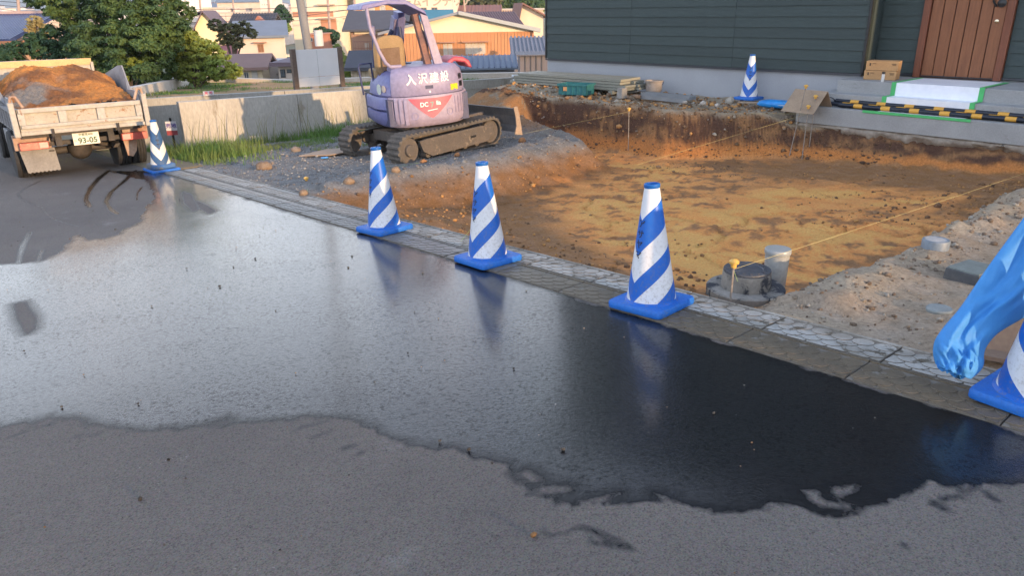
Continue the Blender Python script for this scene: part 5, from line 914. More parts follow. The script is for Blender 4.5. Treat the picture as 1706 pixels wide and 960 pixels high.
# ================================================================ RETAINING WALLS, SIGNS, POLE
def GU(x, y, u):
    r = ray(x, y); t = u / (r.x * US[0] + r.y * US[1]); return r * t + Vector((0, 0, HCAM))
M_CW = mat('wall_concrete', (.46, .44, .40), (.38, .36, .325), scale=1.6, rough=.85, bump=.3, bscale=40, spot=(.28, .25, .20), sscale=2.5, sth=.62, stretch=(1, 1, .35)); M_CW2 = mat('wall_concrete_b', (.35, .34, .31), (.29, .28, .25), scale=1.4, rough=.85, bump=.3, bscale=40, spot=(.24, .22, .18), sscale=2, stretch=(1, 1, .35)); M_COP = mat('coping_pale', (.55, .50, .44), (.47, .42, .36), scale=3, rough=.8)
def vwall(name, lab, u, vs, z0, zt0, zt1, th, mt, cat_='wall'):
    t = thing(name, lab, cat_, UV(u, vs[0], 0)); t.rotation_euler = (0, 0, N_ANG); V0, V1 = vs[0], vs[-1]
    for a, b in zip(vs[:-1], vs[1:]):
        za = zt0 + (zt1 - zt0) * (a - V0) / (V1 - V0); zb = zt0 + (zt1 - zt0) * (b - V0) / (V1 - V0); a1, b1 = a - V0 + .004, b - V0 - .004
        m = MB(); h = th / 2; m.add([(a1, -h * 1.5, z0), (b1, -h * 1.5, z0), (b1, h * 1.5, z0), (a1, h * 1.5, z0), (a1, -h, za), (b1, -h, zb), (b1, h, zb), (a1, h, za)], [(3, 2, 1, 0), (4, 5, 6, 7), (0, 1, 5, 4), (1, 2, 6, 5), (2, 3, 7, 6), (3, 0, 4, 7)]); m.build('wall_panel', mt, t, bevel=.006)
    return t
vj = uv(GU(495, 180, 13.5))[1]; vL = uv(GU(300, 200, 13.5))[1]
zl = GU(293, 170, 13.5).z; zr = GU(617, 148, 13.5).z
vR = uv(GU(617, 148, 13.5))[1]; print('WALLA', vL, vj, vR, zl, zr)
vwall('retaining_wall', 'sunlit concrete retaining wall behind the tall weeds', 13.5, [vL, vj, vR], -1.3, zl, zr, .12, M_CW)
b0 = GU(240, 164, 15.05); b1 = GU(870, 128, 15.05); print('WALLB', uv(b0), b0.z, uv(b1), b1.z)
v0b, v1b = uv(b0)[1], uv(b1)[1]; N4 = [v0b - 1.2] + [v0b + (v1b + 1.5 - v0b) * i / 8 for i in range(9)]; sl_ = (b1.z - b0.z) / (v1b - v0b)
vwall('boundary_wall', 'long low grey concrete wall running behind the sunlit wall and excavator', 15.05, N4, -1.4, b0.z - sl_ * 1.2, b1.z + sl_ * 1.5, .13, M_CW2)
def segwall(lab, pts, h, th, mt):
    t = thing('coping_wall', lab, 'wall', pts[0])
    for a, b in zip(pts[:-1], pts[1:]):
        a = Vector(a); b = Vector(b); n = max(1, round((b - a).length / 2.5)); d = (b - a) / n; nn = Vector((-d.y, d.x, 0)).normalized() * th / 2
        for i in range(n):
            p = a + d * i + d * .002; q = a + d * (i + 1) - d * .002; m = MB(); pts_ = [p - nn, q - nn, q + nn, p + nn]; o_ = Vector(pts[0])
            m.add([x + Vector((0, 0, -h)) - o_ for x in pts_] + [x - o_ for x in pts_], [(3, 2, 1, 0), (4, 5, 6, 7), (0, 1, 5, 4), (1, 2, 6, 5), (2, 3, 7, 6), (3, 0, 4, 7)]); m.build('wall_panel', mt, t)
    return t
segwall('pale far boundary wall of the vacant plot with a corner behind the truck', [AT(150, 158, 13.5), AT(206, 147, 17), AT(313, 127, 25), AT(495, 133, 24.4), AT(760, 122, 24.4), AT(905, 119.5, 24.4), AT(1000, 119, 24.4)], 1.2, .22, M_COP)
# sign board
M_SB = mat('board_white', (.66, .665, .68), (.60, .605, .62), scale=2, rough=.45, fine=.03); M_SP = mat('sign_post_brown', (.10, .07, .055), (.14, .10, .08), scale=9, rough=.7)
Lb = AT(494, 147, 16.6); Rb = AT(570, 140, 17.3); d = (Rb - Lb); d.z = 0; wsb = d.length; an = math.atan2(d.y, d.x); zt = AT(494, 83, 16.6).z; zb_ = AT(494, 147, 16.6).z
t = thing('sign_board', 'blank white back of a sign board on two brown posts', 'sign', (Lb.x, Lb.y, zb_ - .3), an); H_ = zt - zb_ + .3
for x in (0, wsb): MB().bb(x - .05, x + .05, -.06, .05, 0, H_ + .02).build('post', M_SP, t, bevel=.004)
zs_ = [.3 + .02, .3 + .26 * (H_ - .3), H_]
for a, b in ((0.055, wsb / 2 - .004), (wsb / 2 + .004, wsb - .055)):
    for z0, z1 in ((.32, .3 + .27 * (H_ - .3) - .004), (.3 + .27 * (H_ - .3) + .004, H_)): MB().bb(a, b, -.022, .0, z0, z1).build('panel', M_SB, t)
MB().bb(.05, wsb - .05, .0, .04, H_ * .55, H_ * .55 + .06).build('rail', M_SP, t)
# small red and white notice on a stake
p = GU(290, 235, 14.0); t = thing('notice_stake', 'small white and red notice on a dark stake between the two walls', 'notice', (p.x, p.y, -.95), N_ANG - .55); hz = GU(285, 196, 14.0).z + .95
MB().bb(-.018, .018, -.01, .01, 0, hz).build('stake', M_BLK, t); a = GU(283, 202, 14.0).z + .95; b = GU(288, 217, 14.0).z + .95; MB().bb(-.09, .09, -.022, -.011, b - .08, b).build('red_panel', plain('notice_red', (.34, .07, .08), .5), t); MB().bb(-.09, .09, -.0225, -.0115, b, a).build('white_panel', plain('notice_white', (.7, .68, .7), .5), t)
m = MB()
for ch, x in (('売', -.045), ('地', .045)): vs, fs = text_mesh(ch, .09, .002); m.add([(x + v.x, -.024, (a + b) / 2 + v.y) for v in vs], fs)
m.build('lettering', plain('notice_blue', (.10, .06, .35), .6), t)
p = GU(345, 157, 15.0); t = thing('small_notice', 'small white notice with two red characters fixed on the low boundary wall', 'notice', (p.x, p.y, p.z + .02), N_ANG); MB().bb(-.10, .10, -.09, -.08, -.03, .05).build('plate', plain('notice_white', (.7, .68, .7)), t)
m = MB()
for ch, x in (('売', -.045), ('地', .045)): vs, fs = text_mesh(ch, .065, .002); m.add([(x + v.x, -.0915, .01 + v.y) for v in vs], fs)
m.build('lettering', plain('notice_pink', (.55, .1, .2), .6), t)
# utility poles and wires
M_UP = mat('pole_concrete', (.22, .22, .23), (.18, .18, .19), scale=3, rough=.8); M_WIRE = plain('wire', (.05, .05, .06), .6); M_POLE2 = mat('pole_far', (.40, .30, .26), (.33, .25, .22), scale=3, rough=.8)
def upole(px0, px1, Y, h, r, lab, mt, arms=2):
    a = AT(px0, 0, Y); b = AT(px1, 80, Y); k = (a - b) / (a.z - b.z); base = b + k * (-4.3 - b.z); t = thing('utility_pole', lab, 'utility pole', base, 0, 'utility poles in the town'); top = k * (h + 4.3)
    MB().tube([(0, 0, 0), top], [r * 1.15, r * .75], 14).build('pole', mt, t, smooth=40)
    for i in range(arms): q = top * (1 - .06 * (i + 1)); MB().box(q, (1.6, .09, .09), .25).build('crossarm', mt, t)
    return base, base + top
pb, ptp = upole(500, 513.5, 21, 8.5, .112, 'thick grey concrete utility pole right behind the sign board', M_UP)
MB().lathe([(.118, 0), (.1175, .4)], 16, c=(0, 0, 4.9)).build('pole_band', plain('band_pale', (.6, .6, .6), .5), [o for o in bpy.data.objects if o.name.startswith('utility_pole')][0], smooth=40)
P_ = []
for px, Y, h, lab in ((333, 95, 5.5, 'slim pole left of the cream gabled house'), (388, 110, 4.5, 'slim pole above the dark tiled roof'), (447, 80, 5.0, 'slim brown pole in front of the dark conifer'), (546, 75, 4.6, 'slim pole in front of the terracotta apartment block'), (558, 110, 5, 'slender pole beside the far street'), (30, 60, 4.4, 'reddish pole above the blue tiled roof at the far left'), (590, 60, 3.2, 'rusty pole left of the wooden building'), (773, 90, 4.5, 'thin pole before the dark wood')):
    P_.append(upole(px, px + 6, Y, h, .13, lab, M_POLE2))
def wire(a, b, lab, sag=.8, r=.018):
    n = 14; tag(MB().tube([a.lerp(b, i / n) + Vector((0, 0, -sag * 4 * (i / n) * (1 - i / n))) for i in range(n + 1)], r, 4).build('overhead_wire', M_WIRE), lab, 'wire', 'overhead wires over the town')
for i, (Y, ya, yb, sag) in enumerate(((70, 3, 10, 1.0), (75, 14, 20, 1.2), (80, 22, 26, .8), (60, -2, 4, .6), (65, 8, 6, 1.4), (90, 30, 24, .9))): wire(AT(-40, ya, Y), AT(640, yb, Y), '%s of the six overhead wires crossing in front of the town' % ['highest but one', 'third', 'fifth', 'highest', 'second slack', 'lowest'][i], sag, .02)
# paving corner and verge at the end of the kerb
m = MB(); m.add([UV(10.95, 2.96, rz(10.95) + .004), UV(22, 2.96, rz(22) + .004), UV(22, 3.56, rz(22) + .0), UV(10.95, 3.56, rz(10.95) + .012)] + [UV(10.95, 2.96, -1.6), UV(22, 2.96, -1.9), UV(22, 3.56, -1.9), UV(10.95, 3.56, -1.6)], [(0, 1, 2, 3), (7, 6, 5, 4), (0, 4, 5, 1), (1, 5, 6, 2), (2, 6, 7, 3), (3, 7, 4, 0)])
struct(m.build('verge', mat('verge_soil', (.22, .17, .11), (.14, .13, .07), scale=4, rough=.95, bump=.7, bscale=40)))
p = RD(548, 258, .0); M_SC = mat('sheet_board', (.36, .26, .18), (.30, .215, .15), scale=4, rough=.8); t = tag(MB().prism([(-.42, -.16), (.05, -.26), (.46, -.02), (.40, .20), (-.05, .22)], 'z', 0, .012).build('cardboard_sheet', M_SC, loc=(p.x, p.y, SZ(*uv(p)) + .035), rot=(.02, -.03, .12)), 'flat brown cardboard sheet lying on gravel left of the far track', 'cardboard')
p = RD(541, 265, .0); tag(MB().box((0, 0, .008), (.10, .05, .014)).build('plastic_scrap', mat('sack_blue', (.02, .22, .62)), loc=(p.x, p.y, SZ(*uv(p)) + .01), rot=(0, 0, .3), bevel=.003), 'scrap of blue plastic peeking out from under the flat cardboard', 'plastic scrap')
p = G(973, 257, -.80); tag(MB().box((0, 0, .01), (.16, .035, .01), .3).box((.05, .03, .012), (.12, .02, .01), -.5).build('paper_scrap', M_SHEET, loc=(p.x, p.y, SZ(*uv(p)) + .01)), 'torn white scrap lying on the pit floor before the far wall', 'scrap')
# ================================================================ GRASS AND WEEDS
def m_leaf(name, c, c2, c3=None, trans=.25, scale=.9):
    m, nt, b = newmat(name); ge = node(nt, 'ShaderNodeNewGeometry'); tc = node(nt, 'ShaderNodeTexCoord').outputs['Object']
    col = mix(nt, ramp(nt, ge.outputs['Random Per Island'], 0, 1), c, c2); col = mix(nt, ramp(nt, nz(nt, tc, scale, 4, .6), .42, .66), col, c3 or c)
    nt.links.new(col, b.inputs['Base Color']); b.inputs['Roughness'].default_value = .6; b.inputs['Specular IOR Level'].default_value = .3
    tl = node(nt, 'ShaderNodeBsdfTranslucent'); nt.links.new(col, tl.inputs[0]); ms = node(nt, 'ShaderNodeMixShader'); ms.inputs[0].default_value = trans
    nt.links.new(b.outputs[0], ms.inputs[1]); nt.links.new(tl.outputs[0], ms.inputs[2]); nt.links.new(ms.outputs[0], nt.nodes['Material Output'].inputs[0]); return m
MG1 = m_leaf('grass_green', (.085, .19, .035), (.16, .27, .055), (.24, .26, .08)); MG2 = m_leaf('grass_dry', (.34, .30, .13), (.22, .24, .08), (.12, .17, .05))
def blades(name, U_, V_, H_, Wd, mt, lab, cat_='grass', bend=.55, zf=None, kind='stuff', xy=False):
    n = len(U_); X = U_ if xy else U_ * US[0] + V_ * NS[0]; Y = V_ if xy else U_ * US[1] + V_ * NS[1]; Zg = zf(X, Y) if zf else soil_h(U_[None], V_[None])[0][0]
    az = rng.uniform(0, 2 * pi, n); bd = H_ * bend * rng.uniform(.3, 1.3, n); dx, dy = np.cos(az), np.sin(az); V = []; K = 4
    for k in range(K):
        t = k / (K - 1); w_ = Wd * (1 - t) ** .7 * .5 + .0004; cx_, cy_, cz = X + dx * bd * t ** 2, Y + dy * bd * t ** 2, Zg - .01 + H_ * (t - .25 * t * t * bend)
        V.append(np.stack([cx_ - dy * w_, cy_ + dx * w_, cz], -1)); V.append(np.stack([cx_ + dy * w_, cy_ - dx * w_, cz], -1))
    V = np.stack(V, 1).reshape(-1, 3); b0 = np.arange(n)[:, None] * 2 * K; Fs = np.concatenate([np.concatenate([b0 + 2 * k, b0 + 2 * k + 1, b0 + 2 * k + 3, b0 + 2 * k + 2], 1) for k in range(K - 1)])
    return tag(raw(name, V, Fs, mt), lab, cat_, kind=kind)
def clump(n, u0, u1, v0, v1, f, thr): u = rng.uniform(u0, u1, n * 3); v = rng.uniform(v0, v1, n * 3); k = (fbm(u * f, v * f, 3, 101) + .0 > thr - rng.random(n * 3) * .25); return u[k][:n], v[k][:n]
u, v = clump(9000, 11.7, 13.42, 3.55, 8.9, 1.1, -.05); k = (u > 12.55 - .25 * np.cos(v * 2) - .8 * (v < 4.6)) ; u, v = u[k], v[k]
blades('weed_grass', u, v, rng.uniform(.04, .17, len(u)) * (1 + .5 * (u > 13)) * (.6 + .8 * (fbm(u * 2, v * 2, 2, 7) + .5)), .010, MG1, 'bright green grass growing along the foot of the sunlit wall')
u = np.concatenate([rng.normal(12.1, .5, 2600), rng.normal(12.6, .35, 1200)]); v = np.concatenate([rng.normal(4.2, .26, 2600), rng.normal(7.2, .4, 1200)]); blades('weed_tuft', u, v, rng.uniform(.06, .34, len(u)) * rng.uniform(.5, 1.1, len(u)), .011, MG1, 'dense tuft of long green grass beside the faded cone')
u = rng.uniform(12.9, 13.4, 90); v = rng.uniform(3.9, 8.6, 90); blades('tall_weeds', u, v, rng.uniform(.45, .85, 90), .012, MG2, 'tall thin seeding weeds standing against the sunlit wall', bend=.35)
u, v = clump(2500, 10.6, 12.3, 3.55, 6.2, 1.6, .12); blades('sparse_grass', u, v, rng.uniform(.03, .10, len(u)), .008, MG1, 'sparse low grass creeping over the gravel near the kerb end')
u, v = clump(6000, 13.6, 16.5, 2.0, 4.9, 1.2, -.1); blades('grass_behind_cone', u, v, rng.uniform(.05, .20, len(u)), .011, MG1, 'rough grass on the strip between the two walls behind the faded cone', zf=lambda X, Y: np.minimum(soil_h((X * US[0] + Y * US[1])[None], np.maximum(X * NS[0] + Y * NS[1], 3.5)[None])[0][0], 0))
x = rng.uniform(-10.5, 3.5, 26000); y = rng.uniform(14, 24.4, 26000); k = (fbm(x * .7, y * .9, 4, 73) > .12) & (x * US[0] + y * US[1] > 15.25); x, y = x[k], y[k]; blades('plot_grass', x, y, rng.uniform(.03, .11, len(x)), .018, MG1, 'patches of short grass on the vacant plot', zf=plot_z, xy=True)
# ================================================================ TREES
def crown(name, blobs, n, size, mt, parent=None, seed=1, flat=.5):
    r = np.random.default_rng(seed); B = np.array(blobs, float); wgt = B[:, 3] ** 2; idx = r.choice(len(B), n, p=wgt / wgt.sum()); d = r.normal(size=(n, 3)); d /= np.linalg.norm(d, axis=1)[:, None]
    # sub-clumps on the surface of each blob
    nc = 70; cd = r.normal(size=(len(B) * nc, 3)); cd /= np.linalg.norm(cd, axis=1)[:, None]; ci = idx * nc + r.integers(0, nc, n); cr = B[idx, 3]; rad = r.uniform(.72, 1.08, len(B) * nc)[ci]
    C_ = B[idx, :3] + cd[ci] * (cr * rad)[:, None] * np.array([1, 1, .85]); P = C_ + d * (cr * .24 * r.random(n) ** .45)[:, None] * np.array([1, 1, .55])
    nrm = d * .6 + cd[ci] * .3 + np.array([0, 0, flat]) + r.normal(size=(n, 3)) * .35; nrm /= np.linalg.norm(nrm, axis=1)[:, None]; t1 = np.cross(nrm, r.normal(size=(n, 3))); t1 /= np.linalg.norm(t1, axis=1)[:, None]; t2 = np.cross(nrm, t1); s = size * r.uniform(.6, 1.4, n)[:, None]
    V = np.stack([P - t1 * s, P + t2 * s * .42, P + t1 * s, P - t2 * s * .42], 1).reshape(-1, 3); Fs = np.arange(4 * n).reshape(n, 4); return raw(name, V, Fs, mt, parent)
M_TRK = mat('bark', (.12, .08, .055), (.07, .05, .035), scale=8, rough=.9, bump=.6, bscale=20)
def tree(name, lab, base, blobs, n, size, mt, cat_='tree', seed=1, grp=None, tr_=.16, flat=.5):
    t = thing(name, lab, cat_, base, 0, grp); rel = [(b[0] - base[0], b[1] - base[1], b[2] - base[2], b[3]) for b in blobs]; crown('crown', rel, n, size, mt, t, seed, flat); m = MB(); c = np.mean(np.array(rel)[:, :3], 0)
    m.tube([(0, 0, 0), (c[0] * .3, c[1] * .3, c[2] * .45), (c[0] * .8, c[1] * .8, c[2] * .8)], [tr_, tr_ * .7, tr_ * .4], 8)
    for b in rel[:6]: m.tube([(c[0] * .3, c[1] * .3, c[2] * .45), (b[0] * .6 + c[0] * .2, b[1] * .6, (b[2] + c[2] * .4) * .7), b[:3]], [tr_ * .5, tr_ * .3, tr_ * .1], 6)
    m.build('trunk', M_TRK, t, smooth=50); return t
def pb_(lst, Y, dY=0):
    out = []
    for (px, py, rp, *o) in lst: yy = Y + (o[0] if o else 0); p = AT(px, py, yy); out.append((p.x, p.y, p.z, rp / F * yy * 1.02))
    return out
ML1 = m_leaf('leaf_dark', (.065, .12, .034), (.12, .18, .05), (.045, .09, .038), scale=.7); ML2 = m_leaf('leaf_yellow', (.22, .28, .05), (.32, .36, .08), (.14, .22, .045), scale=.8); ML3 = m_leaf('leaf_teal', (.035, .085, .045), (.06, .12, .055), scale=1.0); ML4 = m_leaf('leaf_olive', (.13, .14, .06), (.19, .17, .08), scale=.5)
tree('broadleaf_tree', 'large dark green broadleaf tree towering behind the truck', AT(215, 130, 23) * 1 + Vector((0, 0, -1.0)), pb_([(205, 25, 48), (150, 30, 40, 1), (255, 45, 42, -1), (120, 15, 30, 1), (175, 75, 45, -1), (235, 88, 46, -1.5), (268, 70, 30, -1), (262, 112, 26, -1), (285, 45, 26, -1), (300, 20, 20), (200, 118, 34, -1), (205, -20, 45), (265, 0, 25), (140, 80, 28), (60, -10, 22, 1), (95, 5, 24)], 23), 90000, .052, ML1, seed=3)
tree('yellow_bamboo', 'bright yellow green bamboo thicket right of the large dark tree', AT(320, 130, 22.5) + Vector((0, 0, -1.2)), pb_([(298, 58, 22), (318, 75, 26), (342, 92, 26), (368, 112, 22), (290, 45, 14), (388, 118, 13), (330, 118, 24), (300, 110, 22), (292, 85, 18)], 22.8), 26000, .055, ML2, 'bamboo', seed=5, tr_=.05)
tree('yellow_shrub', 'yellow green leaves low in the dark tree just above the truck load', AT(215, 130, 21.5) + Vector((0, 0, -.8)), pb_([(200, 128, 15), (225, 110, 14), (250, 120, 13), (180, 135, 12)], 21.5), 5000, .05, ML2, 'shrub', seed=6, tr_=.04)
tree('teal_shrub', 'blue green shrub in front of the blue tiled roof house', AT(80, 95, 24) + Vector((0, 0, -1.4)), pb_([(95, 62, 22), (60, 78, 18), (120, 82, 20), (30, 80, 14), (90, 85, 18), (0, 88, 16), (135, 62, 18), (55, 65, 12), (20, 92, 16), (150, 85, 18)], 24), 20000, .055, ML3, 'shrub', seed=7, tr_=.06)
tree('pale_tree', 'small pale yellowish tree behind the teal shrub', AT(65, 60, 34) + Vector((0, 0, -3)), pb_([(58, 35, 10), (75, 48, 9), (50, 48, 8)], 34), 3000, .06, m_leaf('leaf_pale', (.34, .28, .12), (.42, .35, .16)), seed=8, tr_=.06)
tree('garden_pine', 'spreading garden pine with thin layered branches before the cream gable', AT(385, 95, 40) + Vector((0, 0, -2)), pb_([(360, 42, 11), (385, 50, 13), (405, 45, 11), (372, 64, 10), (395, 70, 10), (420, 55, 8)], 40), 9000, .075, ML4, 'pine', seed=9, tr_=.10, flat=1.2)
tree('conifer', 'dark green conifer left of the tall apartment block', AT(468, 60, 75) + Vector((0, 0, -3)), pb_([(468, 22, 11), (462, 32, 12), (474, 30, 11), (468, 14, 6)], 75), 5000, .16, ML3, seed=10, tr_=.2)
tree('light_shrub', 'light green shrub below the dark conifer', AT(468, 55, 65) + Vector((0, 0, -2.2)), pb_([(462, 46, 9), (475, 47, 9)], 65), 2500, .12, ML2, 'shrub', seed=11, tr_=.1)
tree('round_bush', 'dark round bush at the foot of the apartment block beside the street', AT(545, 80, 70) + Vector((0, 0, -1)), pb_([(538, 58, 13), (552, 60, 12), (545, 64, 12)], 70), 6000, .14, ML3, 'bush', seed=12, tr_=.15)
fb = []
for i in range(26): fb.append((750 + i * 6.5 + random.uniform(-3, 3), random.uniform(-8, 10), random.uniform(9, 14), random.uniform(-6, 6)))
tree('dark_wood', 'dense dark green wood behind the tiled roofs at the top', AT(820, 30, 130) + Vector((0, 0, -4)), pb_(fb, 130), 26000, .26, ML1, 'wood', seed=13, tr_=.3)
tree('olive_tree', 'olive brown tree standing out in the middle of the dark wood', AT(800, 30, 120) + Vector((0, 0, -3)), pb_([(795, 8, 12), (812, 12, 12), (780, 14, 9), (825, 2, 10), (820, 18, 7)], 122), 8000, .22, ML4, seed=14, tr_=.3)
tree('roadside_weeds', 'green weeds beside the far street near the wooden building', AT(570, 118, 45) + Vector((0, 0, -.8)), pb_([(566, 88, 6), (572, 98, 7), (566, 112, 9), (574, 120, 8), (562, 78, 5)], 45), 4000, .10, ML1, 'weeds', seed=15, tr_=.03)
tree('roof_side_bush', 'low light green plants beside the small dark roofed shed', AT(580, 128, 32) + Vector((0, 0, -.6)), pb_([(577, 120, 5), (583, 126, 5)], 32), 1500, .06, ML2, 'plants', seed=16, tr_=.03)
tree('vine', 'narrow green climbing plant at the right corner of the orange house', AT(884, 95, 46) + Vector((0, 0, -.5)), pb_([(884, 78, 4), (884, 86, 4), (883, 93, 5)], 46), 1500, .07, ML2, 'vine', seed=17, tr_=.03)
# ================================================================ TOWN BELOW
M_GL = plain('window_glass', (.10, .12, .14), .12); M_CUR = plain('curtain', (.55, .48, .40), .8); M_ALU = plain('window_frame', (.50, .46, .42), .5)
WM = {}
def wm(c, st=None):
    k = (tuple(c), st)
    if k not in WM: WM[k] = mat('town_%d' % len(WM), c, tuple(x * .88 for x in c), scale=.8, rough=.85, fine=.05, stretch=st)
    return WM[k]
def pxs(Y): return Y * 1.0 / F * 1.0
class Bld:
    """a building whose front is placed by its left and right photo edges, its own distance and turn"""
    def __init__(s, name, lab, cat_, xl, xr, yt, yb, Y, turn=0.0, depth=6.0, wall=(.6, .55, .48), base=-4.4, grp=None):
        a = AT(xl, yt, Y); r = ray(xr, yt); ct, st_ = math.cos(turn), math.sin(turn)
        # right end along the turned front: a + w*(ct,st)
        k = (a.y - a.x * r.y / r.x) if abs(r.x) > 1e-6 else 0
        q = r.x / r.y; w = (q * a.y - a.x) / (ct - q * st_); s.w = w; s.h = a.z - base; s.top = s.h; s.D = depth
        s.t = thing(name, lab, cat_, (a.x, a.y, base), turn, grp); s.base = base; s.Y = Y; s.m = (Y + w * st_ * .5) / F; s.xl = xl; s.xr = xr; s.yt = yt; s.wl = MB().bb(0, w, 0, depth, 0, s.h).build('wall', wm(wall), s.t)
    def X(s, px): return s.w * (px - s.xl) / (s.xr - s.xl)
    def Z(s, py): return s.h - (py - s.yt) * s.m * .97
    def win(s, x0, x1, y0, y1, glass=None, fr=None, bars=1, awn=False):
        a, b, z1, z0 = s.X(x0), s.X(x1), s.Z(y0), s.Z(y1); e = max(.03, s.m * .6); f = MB()
        for q in ((a, b, z0, z0 + e), (a, b, z1 - e, z1), (a, a + e, z0 + e, z1 - e), (b - e, b, z0 + e, z1 - e)): f.bb(q[0], q[1], -.06, .02, q[2], q[3])
        fo = MB().prism([(a, z0), (b, z0), (b, z1), (a, z1)], 'y', -.03, -.004).build('window', fr or M_ALU, s.t); n = bars + 1
        for i in range(n): w_ = (b - a - e * (n + 1)) / n; x = a + e + i * (w_ + e); MB().bb(x, x + w_, -.045, -.031, z0 + e, z1 - e).build('pane', glass or M_GL, fo)
        if awn: MB().bb(a - .2, b + .2, -.35, -.005, z1 + .06, z1 + .12).build('awning', wm((.40, .22, .15)), s.t)
    def box(s, name, x0, x1, y0, y1, mt, d0=-.05, d1=-.004): return MB().bb(s.X(x0), s.X(x1), d0, d1, s.Z(y1), s.Z(y0)).build(name, mt, s.t)
    def gable(s, rise, mt, over=.35, axis='y', apex=.5, gw=None, th=.14, ribs=0):
        """axis 'y': ridge runs back from the camera (gable faces us); 'x': ridge parallel to the front"""
        h, w, D = s.h, s.w, s.D; g = gw or s.wl.data.materials[0]
        if axis == 'y':
            xa = w * apex; MB().prism([(0, h + .002), (w, h + .002), (xa, h + rise)], 'y', .02, D - .02).build('gable', g, s.t); rf = []
            for (x0, z0, x1, z1) in ((xa, h + rise, -over, h - over * rise / max(xa, .1)), (xa, h + rise, w + over, h - over * rise / max(w - xa, .1))):
                o = MB().prism([(x0, z0 + .01), (x1, z1 + .01), (x1, z1 + th), (x0, z0 + th)], 'y', -over, D + over).build('roof', mt, s.t); rf.append(o)
                for i in range(ribs): yy = -over + .1 + i * (D + 2 * over - .2) / max(1, ribs - 1); MB().prism([(x0, z0 + th + .002), (x1, z1 + th + .002), (x1, z1 + th + .06), (x0, z0 + th + .06)], 'y', yy - .03, yy + .03).build('seam', mt, o)
        else:
            yr = D * apex; MB().prism([(0, h + .002), (D, h + .002), (yr, h + rise)], 'x', .02, w - .02).build('gable', g, s.t)
            for (y0, z0, y1, z1) in ((yr, h + rise, -over, h - over * rise / max(yr, .1)), (yr, h + rise, D + over, h - over * rise / max(D - yr, .1))):
                o = MB().prism([(y0, z0 + .01), (y1, z1 + .01), (y1, z1 + th), (y0, z0 + th)], 'x', -over, w + over).build('roof', mt, s.t)
                if y1 < 0:
                    for i in range(ribs): xx = -over + .1 + i * (w + 2 * over - .2) / max(1, ribs - 1); MB().prism([(y0, z0 + th + .002), (y1, z1 + th + .002), (y1, z1 + th + .06), (y0, z0 + th + .06)], 'x', xx - .03, xx + .03).build('seam', mt, o)
    def flat(s, mt=None, th=.2): MB().bb(-.15, s.w + .15, -.15, s.D + .15, s.h + .002, s.h + th).build('roof', mt or wm((.5, .47, .42)), s.t)
R_DK, R_BL, R_GR, R_PU, R_TE, R_TC = wm((.075, .075, .09)), wm((.17, .20, .25)), wm((.26, .27, .30)), wm((.15, .11, .13)), wm((.06, .20, .27)), wm((.36, .16, .11)); R_GR2 = wm((.42, .43, .42)); R_TILE = mat('blue_tile', (.03, .045, .12), (.04, .06, .16), scale=5, rough=.35, bump=.5, bscale=10)
W_CR, W_WH, W_OR, W_PK, W_GY = (.72, .60, .44), (.70, .64, .56), (.56, .27, .13), (.50, .22, .25), (.40, .40, .40)
# orange house with cream gable
b = Bld('gabled_house', 'orange ribbed house with a broad cream gable directly right of the excavator', 'house', 640, 889, 56, 108, 48, .05, 9, W_OR)
b.gable(1.05, R_GR, .35, 'y', .50, wm((.80, .68, .48)), .16)
for i in range(44): MB().bb(b.w * (i + .5) / 44 - .03, b.w * (i + .5) / 44 + .03, -.035, -.002, 0, b.h - .02).build('cladding_rib', wm(W_OR), b.t)
MB().prism([(b.w * .5, b.h + 1.05), (b.w + .4, b.h - .05), (b.w + .4, b.h + .18), (b.w * .5, b.h + 1.25)], 'y', -.42, -.355).build('barge_board', R_GR2, b.t)
b.win(737, 752, 73, 92, M_CUR, wm((.62, .58, .52)), 1, True); b.win(774, 808, 73, 90, M_CUR, wm((.62, .58, .52)), 2, True); MB().tube([(b.w - .1, -.08, 0), (b.w - .1, -.08, b.h)], .04, 8).build('downpipe', wm((.30, .15, .10)), b.t)
# standing seam shed roof and neighbours in front of it
b = Bld('low_shed', 'low shed with a blue grey standing seam roof in front of the orange house', 'shed', 735, 856, 117, 128, 36, .02, 2.6, (.20, .20, .22)); MB().prism([(-.2, b.h), (2.6, b.h + .42), (2.6, b.h + .5), (-.2, b.h + .08)], 'x', -.2, b.w + .2).build('roof', R_BL, b.t)
for i in range(15): x = -.18 + (b.w + .36) * i / 14; MB().prism([(-.2, b.h + .082), (2.6, b.h + .502), (2.6, b.h + .56), (-.2, b.h + .14)], 'x', x - .02, x + .02).build('seam', wm((.10, .13, .20)), b.t)
b = Bld('lean_to', 'dark grey panelled lean-to next to the corner of the green house', 'shed', 866, 912, 93, 122, 33, .02, 2.5, (.17, .155, .17)); b.flat(wm((.12, .12, .14)), .05)
for i in range(4): MB().bb(b.w * (i + 1) / 5 - .02, b.w * (i + 1) / 5 + .02, -.03, -.002, 0, b.h - .02).build('batten', wm((.09, .09, .10)), b.t)
b = Bld('tiled_shed', 'shed under a wavy grey tiled roof beside the green house corner', 'shed', 858, 930, 99, 122, 40, .02, 3.6, (.2, .19, .2)); MB().prism([(-.2, b.h), (3.8, b.h + .85), (3.8, b.h + .95), (-.2, b.h + .1)], 'x', -.2, b.w + .2).build('roof', R_GR, b.t)
for i in range(12): x = -.1 + (b.w + .2) * i / 11; MB().prism([(-.2, b.h + .101), (3.8, b.h + .951), (3.8, b.h + 1.03), (-.2, b.h + .18)], 'x', x - .05, x + .05).build('tile_row', wm((.17, .18, .22)), b.t)
